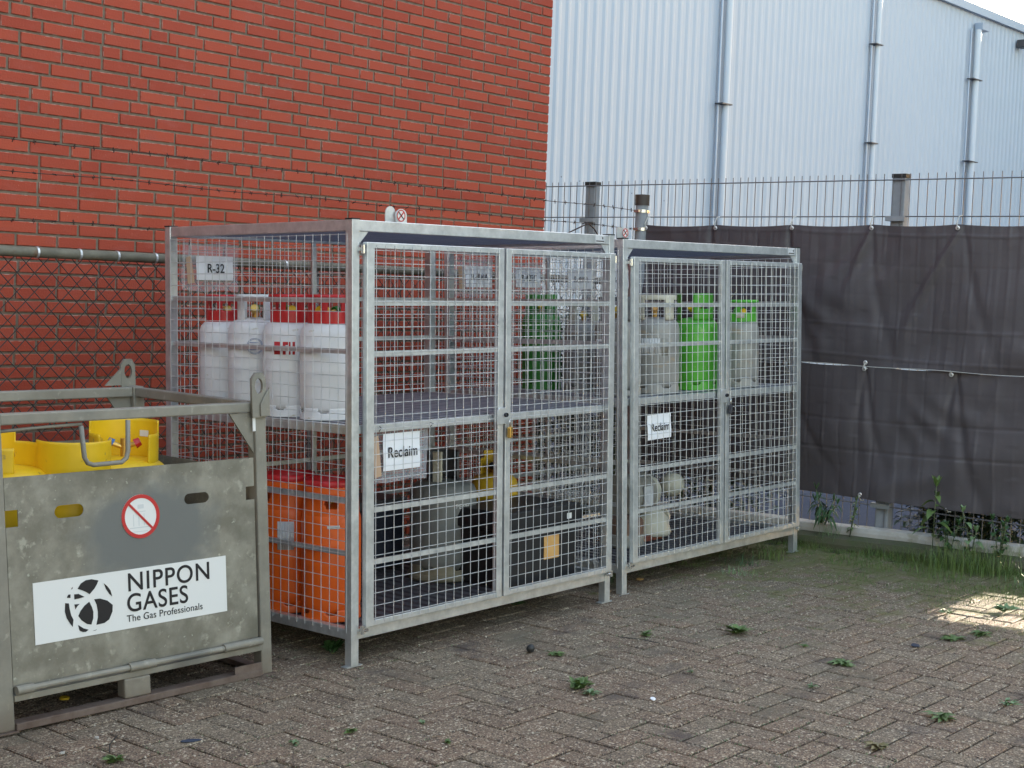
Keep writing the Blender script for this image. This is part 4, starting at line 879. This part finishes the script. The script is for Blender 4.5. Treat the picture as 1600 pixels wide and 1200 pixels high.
# ---------------------------------------------------------------- vegetation
rv = random.Random(21)
def blade(m, p, h, w, a, lean, seg=3):
    dx, dy = math.cos(a), math.sin(a); px, py = -dy, dx; vs = []
    for k in range(seg+1):
        t = k/seg; ww = w*(1-t)**.7 if k < seg else .0002
        cx = p[0]+dx*lean*t*t; cy = p[1]+dy*lean*t*t; cz = p[2]+h*(t-.25*t*t*min(1, lean/h))
        vs += [(cx-px*ww, cy-py*ww, cz), (cx+px*ww, cy+py*ww, cz)]
    m.add(vs, [(2*k, 2*k+1, 2*k+3, 2*k+2) for k in range(seg)])
def leaf(m, p, d, L, w, droop=.3, seg=5, roll=0., serr=0.):
    d = Vector(d).normalized(); side = d.cross(Vector((0,0,1))); side = side.normalized() if side.length > .1 else Vector((1,0,0)); up = side.cross(d)
    side = side*math.cos(roll)+up*math.sin(roll); p = Vector(p); vs = []
    for k in range(seg+1):
        t = k/seg; wd = w*math.sin(math.pi*min(1, t**.8*1.0))**.8 if 0 < k < seg else w*.04
        if serr and k % 2: wd *= (1-serr)
        c = p + d*L*t - Vector((0,0,1))*droop*L*t*t
        vs += [tuple(c-side*wd+up*wd*.35), tuple(c), tuple(c+side*wd+up*wd*.35)]
    fs = []
    for k in range(seg): fs += [(3*k,3*k+1,3*k+4,3*k+3),(3*k+1,3*k+2,3*k+5,3*k+4)]
    m.add(vs, fs)
def weed(x, y, r, n_, label, mat=None, hgt=.03, kind='rosette', cat='weed', group='weeds in the paving joints'):
    root = empty('weed', (x, y, gz(x, y)), 0, label, cat, group); m = MB()
    for k in range(n_):
        a = rv.uniform(0, 6.28); el = rv.uniform(.25, 1.0)
        if kind == 'rosette': leaf(m, (rv.uniform(-.3,.3)*r, rv.uniform(-.3,.3)*r, .001+rv.random()*hgt*.3), (math.cos(a), math.sin(a), el*hgt/r*1.2), r*rv.uniform(.5,1.1), r*rv.uniform(.14,.26), .25, 4, rv.uniform(-.4,.4), .35)
        else: blade(m, (rv.uniform(-.4,.4)*r, rv.uniform(-.4,.4)*r, 0), hgt*rv.uniform(.5,1.1), .0018, a, r*rv.uniform(.3,1))
    m.build('leaves', mat or M['leaf'], root, fixn=False)
    s = MB(); s.tube((0,0,-.004),(0.002,0,.008), .003, 5); s.build('stem', M['stem'], root)
weeds = [
 (.393,-.849,.065,42,'largest leafy weed in the open paving, ahead of the left cage',.05,'leaf'), (.36,-.93,.04,20,'small yellowish weed just in front of the largest leafy weed',.02,'leafpale'),
 (1.565,-.797,.07,40,'feathery weed in the paving ahead of the right cage',.06,'leaf'), (1.411,-1.40,.06,32,'flat weed right of centre in the open paving',.02,'leaf'),
 (2.143,-1.547,.06,26,'low rosette below the sunlit patch, left one',.02,'leaf'), (2.316,-1.60,.055,22,'low rosette below the sunlit patch, right one',.02,'leaf'),
 (1.257,-.525,.045,22,'small weed beside a fallen twig near the left cage foot',.03,'leaf'), (.979,-2.026,.06,30,'weed near the bottom right corner of the photo',.03,'leaf'),
 (.519,-2.015,.05,26,'reddish weed at the bottom edge of the paving on the right',.02,'dry'), (-1.285,-.318,.045,26,'moss green tuft at the bottom left below the crate',.03,'leaf'),
 (-.782,-.589,.03,16,'small tuft below the crate corner, left of two',.02,'leafpale'), (-.563,-.629,.032,18,'small tuft below the crate corner, right of two',.02,'leaf'),
 (.094,.225,.07,30,'dark weed behind the front foot of the left cage',.11,'leafdark'), (1.328,.32,.07,30,'dark weed growing under the middle of the left cage',.06,'leafdark'),
 (1.024,-1.483,.03,12,'tiny sprout between the flat weed and the corner weed',.02,'leafpale'), (1.562,-1.136,.03,12,'tiny sprout between the feathery and the flat weed',.02,'leaf'),
 (1.32,-2.13,.04,18,'small bright weed at the right edge of the photo',.025,'leafpale'), (2.851,-1.484,.06,26,'sunlit yellow green weed at the right edge',.05,'leafpale'),
 (-.427,-.95,.028,14,'tiny tuft near the bottom edge, centre left',.02,'leaf'), (-.332,-.736,.024,10,'tiny sprout near the bottom, left of centre',.02,'leafpale'),
 (.72,-.45,.05,18,'thin weed beside the round black cone',.02,'leaf'), (2.62,-1.30,.05,18,'small weed in the left of the sunlit stripes',.04,'leafpale'), (.881,-1.027,.02,10,'tiny sprout just right of the largest weed',.015,'leafpale')]
for (x, y, r, n_, lab, h, mt_) in weeds: weed(x, y, r, n_, lab, M[mt_], h)
# grass band along the kerb (uncountable)
def grassmass(name, mat, cnt, fn, hr, wr, lean, mask=None):
    m = MB()
    for _ in range(cnt):
        x, y, hm = fn(); blade(m, (x, y, gz(x, y)-.003), rv.uniform(*hr)*hm, rv.uniform(*wr), rv.uniform(0, 6.28), rv.uniform(*lean)*hm)
    o = m.build(name, mat, fixn=False); return o
def kerbside():
    y = rv.uniform(-2.8, 1.1); d = abs(rv.gauss(0, .55)); x = 3.86 - d
    cl = .5+.5*math.sin(x*9+2*math.sin(y*5))*math.sin(y*7.3+1.4*math.sin(x*6)); 
    hm = (.35 + .9*cl)*(1.35 if d < .16 else .55)
    if d > .16 and cl < .5 and rv.random() < .8: return kerbside()
    return x, y, hm
tag(grassmass('grass', M['grass'], 17000, kerbside, (.014,.06), (.0008,.0018), (.005,.03)), 'short green grass creeping over the pavers towards the kerb', 'grass', kind='stuff')
tag(grassmass('dry_grass', M['dry'], 5000, kerbside, (.008,.035), (.0007,.0014), (.005,.03)), 'thin dry grass mixed into the green beside the kerb', 'dry grass', kind='stuff')
def joints():
    # tufts that live in the joints of the herringbone
    while True:
        i = rv.randint(-12, 36); j = rv.randint(-24, 14); x = i*W_+.02+rv.gauss(0,.003); y = j*W_-.03+rv.gauss(0,.003)
        if rv.random() < .5: x += rv.uniform(0, W_)
        else: y += rv.uniform(0, W_)
        cl = math.sin(x*2.3+1)*math.sin(y*3.1+.5)+.35*math.sin(x*11)*math.sin(y*13); 
        if cl > .25-.35*max(0, min(1, (x-1)/3)): return x, y, 1
tag(grassmass('joint_moss', M['leafpale'], 5000, joints, (.003,.010), (.0010,.0022), (.002,.008)), 'sparse moss and seedlings in the paving joints', 'moss', kind='stuff')
def tuft(x, y, r, h, n_, lab, mat='grass', up=0):
    root = empty('grass_tuft', (x, y, gz(x, y)+up), 0, lab, 'grass tuft', 'grass tufts at the foot of the kerb'); m = MB()
    for _ in range(n_): blade(m, (rv.gauss(0, r*.4), rv.gauss(0, r*.5), 0), h*rv.uniform(.45,1.1), rv.uniform(.0010,.0021), rv.uniform(0,6.28), h*rv.uniform(.1,.6), 4)
    m.build('blades', M[mat], root, fixn=False)
tuft(3.72, -.98, .26, .19, 420, 'tall dense grass tuft at the right edge by the kerb')
tuft(3.74, -.74, .16, .13, 200, 'grass tuft by the kerb under the broad leaved plant')
tuft(3.84, -.30, .10, .09, 90, 'grass tuft by the kerb, between fence post and broad plant')
tuft(3.87, .02, .06, .17, 80, 'feathery grass tuft leaning on the fence left of its post', 'leafpale')
tuft(3.78, .20, .10, .06, 80, 'low grass tuft by the kerb next to the cage foot')
tuft(2.75, -.02, .12, .05, 60, 'short tuft beneath the middle of the right cage beam', 'leafpale'); tuft(3.25, .06, .09, .10, 70, 'broad bladed tuft in front of the right cage foot'); tuft(3.02, .10, .10, .08, 60, 'broad bladed tuft under the right end of the cage beam', 'leafdark')
tuft(2.1, .35, .10, .07, 60, 'dark grass tuft under the gap between the cages', 'leafdark')
tuft(3.55, -1.35, .16, .07, 90, 'sunlit grass tuft on the pavers at the right edge', 'leafpale')
def shrub(x, y, z, stems, lab, mat, leafL, leafW, h, droop, cat='plant', dens=9, spread=.12, name='leafy_plant'):
    root = empty(name, (x, y, z), 0, lab, cat, 'weedy plants along the fence'); s = MB(); m = MB()
    for k in range(stems):
        a = rv.uniform(0, 6.28); top = Vector((math.cos(a)*spread*rv.uniform(.2,1), math.sin(a)*spread*rv.uniform(.2,1), h*rv.uniform(.6,1.05))); mid = top*.5 + Vector((0,0,h*.08))
        s.path([(0,0,0), mid, top], .003, 5)
        for q in range(dens):
            t = .2 + .8*q/dens; p = (mid*2*t if t < .5 else mid+(top-mid)*(t-.5)*2); b = q*2.4+k+rv.uniform(-.4,.4)
            leaf(m, p, (math.cos(b), math.sin(b), rv.uniform(.1,.7)), leafL*rv.uniform(.6,1.1)*(1-.45*t), leafW*rv.uniform(.8,1.1)*(1-.4*t), droop, 6, rv.uniform(-.3,.3))
        for q in range(4): b = q*1.57+k; leaf(m, top, (math.cos(b)*.5, math.sin(b)*.5, 1), leafL*.45, leafW*.45, 0, 5)
    s.build('stem', M['stem'], root, smooth=True); m.build('leaves', M[mat], root, fixn=False, smooth=True)
shrub(3.885, -.625, .10, 1, 'tall broad leaved plant rising in front of the tarpaulin', 'leaf', .17, .032, .40, .75, dens=9, spread=.02)
shrub(3.90, -.72, .09, 3, 'bushy broad leaved plant at the foot of the tall one', 'leafdark', .10, .025, .20, .5, dens=7)
shrub(3.89, .07, .17, 5, 'drooping narrow leaved shrub poking through the mesh beside the right cage', 'leafdark', .12, .012, .22, 1.1, dens=9, spread=.11)
shrub(3.89, -.10, .12, 4, 'fine leaved green weed beside the fence post', 'leaf', .06, .009, .22, .6, dens=9, spread=.08)
shrub(3.88, -.86, .10, 2, 'pale leaved plant right of the broad leaved one', 'leafpale', .10, .026, .27, .8, dens=6, spread=.08)
shrub(3.88, -1.02, .10, 3, 'dark leaved plant at the right edge under the tarpaulin', 'leafdark', .09, .022, .24, .5, dens=7, spread=.10)
# dark hedge on the neighbour's side
hr = empty('hedge', (4.45, -1.1, gz(4.4,-1)), 0, 'dark low hedge behind the mesh fence on the right', 'hedge'); m = MB()
for _ in range(5200):
    a = rv.uniform(0, 6.28); p = (rv.uniform(-.28,.30), rv.uniform(-.12, .85), rv.random()**.8*.62)
    if p[1] < .3 and p[2] < .40 and rv.random() < .55: continue
    leaf(m, p, (math.cos(a), math.sin(a), rv.uniform(-.2,.8)), rv.uniform(.04,.09), rv.uniform(.010,.020), .4, 3)
m.build('foliage', M['hedge'], hr, fixn=False)
h2 = empty('hedge', (4.62, 2.0, gz(4.6,2)), 0, 'dark waist high hedge behind the fence corner beyond the gap between the cages', 'hedge'); m2 = MB()
for _ in range(9000):
    a = rv.uniform(0, 6.28); p = (rv.uniform(-.25,.35), rv.uniform(-1.0, 1.4), rv.random()**.9*1.35)
    leaf(m2, p, (math.cos(a), math.sin(a), rv.uniform(-.2,.8)), rv.uniform(.05,.10), rv.uniform(.012,.024), .4, 3)
m2.build('foliage', M['hedge'], h2, fixn=False)
s2 = MB()
for _ in range(20): y = rv.uniform(-.9,1.3); x = rv.uniform(-.2,.25); s2.tube((x,y,-.05),(x+rv.uniform(-.1,.1),y+rv.uniform(-.1,.1),1.2), .009, 5)
s2.build('branches', M['stem'], h2)
s = MB()
for _ in range(26): y = rv.uniform(-.1,.8); x = rv.uniform(-.2,.2); s.tube((x,y,-.05),(x+rv.uniform(-.1,.1),y+rv.uniform(-.1,.1),.5), .007, 5)
s.build('branches', M['stem'], hr)

# ---------------------------------------------------------------- litter
m = MB(); m.lathe([(0,0),(.010,.002),(.0165,.012),(.017,.022),(.012,.033),(.004,.036),(.003,.03),(0,.03)], 14); o = m.build('black_cone', M['capblack'], smooth=True); o.location = (.674,-.342,gz(.674,-.342)+.006); o.rotation_euler = (R_(50),0,R_(40)); tag(o, 'small round black plastic plug lying on the open paving', 'plug')
def chip(name, x, y, w_, l_, mat, lab, cat, rz=0, t=.003):
    m = MB(); r = random.Random(int(abs(x*1000))); pts = [(w_*(.8+.4*r.random())*math.cos(R_(a)), l_*(.8+.4*r.random())*math.sin(R_(a))) for a in range(0,360,45)]
    m.prism(pts, 2, 0, t); o = m.build(name, mat, bevel=.0006); o.location = (x, y, gz(x,y)+.003); o.rotation_euler = (.05,.03,rz); tag(o, lab, cat)
chip('paper_scrap', .463, -1.141, .024, .010, M['paper'], 'small white scrap on the paving below the largest weed', 'scrap', .7)
chip('slate_chip', 1.916, -1.477, .035, .022, M['asphalt'], 'flat blue grey chip left of the sunlit patch', 'chip', .4)
chip('slate_chip', -1.0, -.32, .034, .014, M['asphalt'], 'flat blue grey chip on the paving below the crate label', 'chip', -.3)
chip('pebble', -1.196, -.07, .009, .007, M['kerb'], 'pale pebble close to the crate skid', 'pebble', 0, .006)
chip('pebble', -1.36, -.13, .009, .006, M['kerb'], 'pale pebble at the bottom left corner', 'pebble', 0, .006)
chip('fallen_leaf', 2.25, .24, .030, .020, M['kraft'], 'orange brown leaf beside the left foot of the right cage', 'leaf', .3)
chip('yellow_scrap', -1.02, .42, .022, .016, M['yellowdull'], 'pale yellow scrap under the crate', 'scrap', .3, .008)
m = MB(); x, y = -1.20, -.16; m.path([(x-.05,y-.07,gz(x,y)+.006),(x-.01,y-.01,gz(x,y)+.010),(x+.055,y+.05,gz(x,y)+.007)], .0022, 5); tag(m.build('twig', M['capblack']), 'thin dark twig lying below the crate', 'twig')
m = MB(); x, y = 1.16,-.56; m.path([(x-.03,y+.09,gz(x,y)+.006),(x,y,gz(x,y)+.009),(x+.02,y-.10,gz(x,y)+.006)], .0018, 5); tag(m.build('twig', M['capblack']), 'thin dark twig beside a small weed near the left cage foot', 'twig')
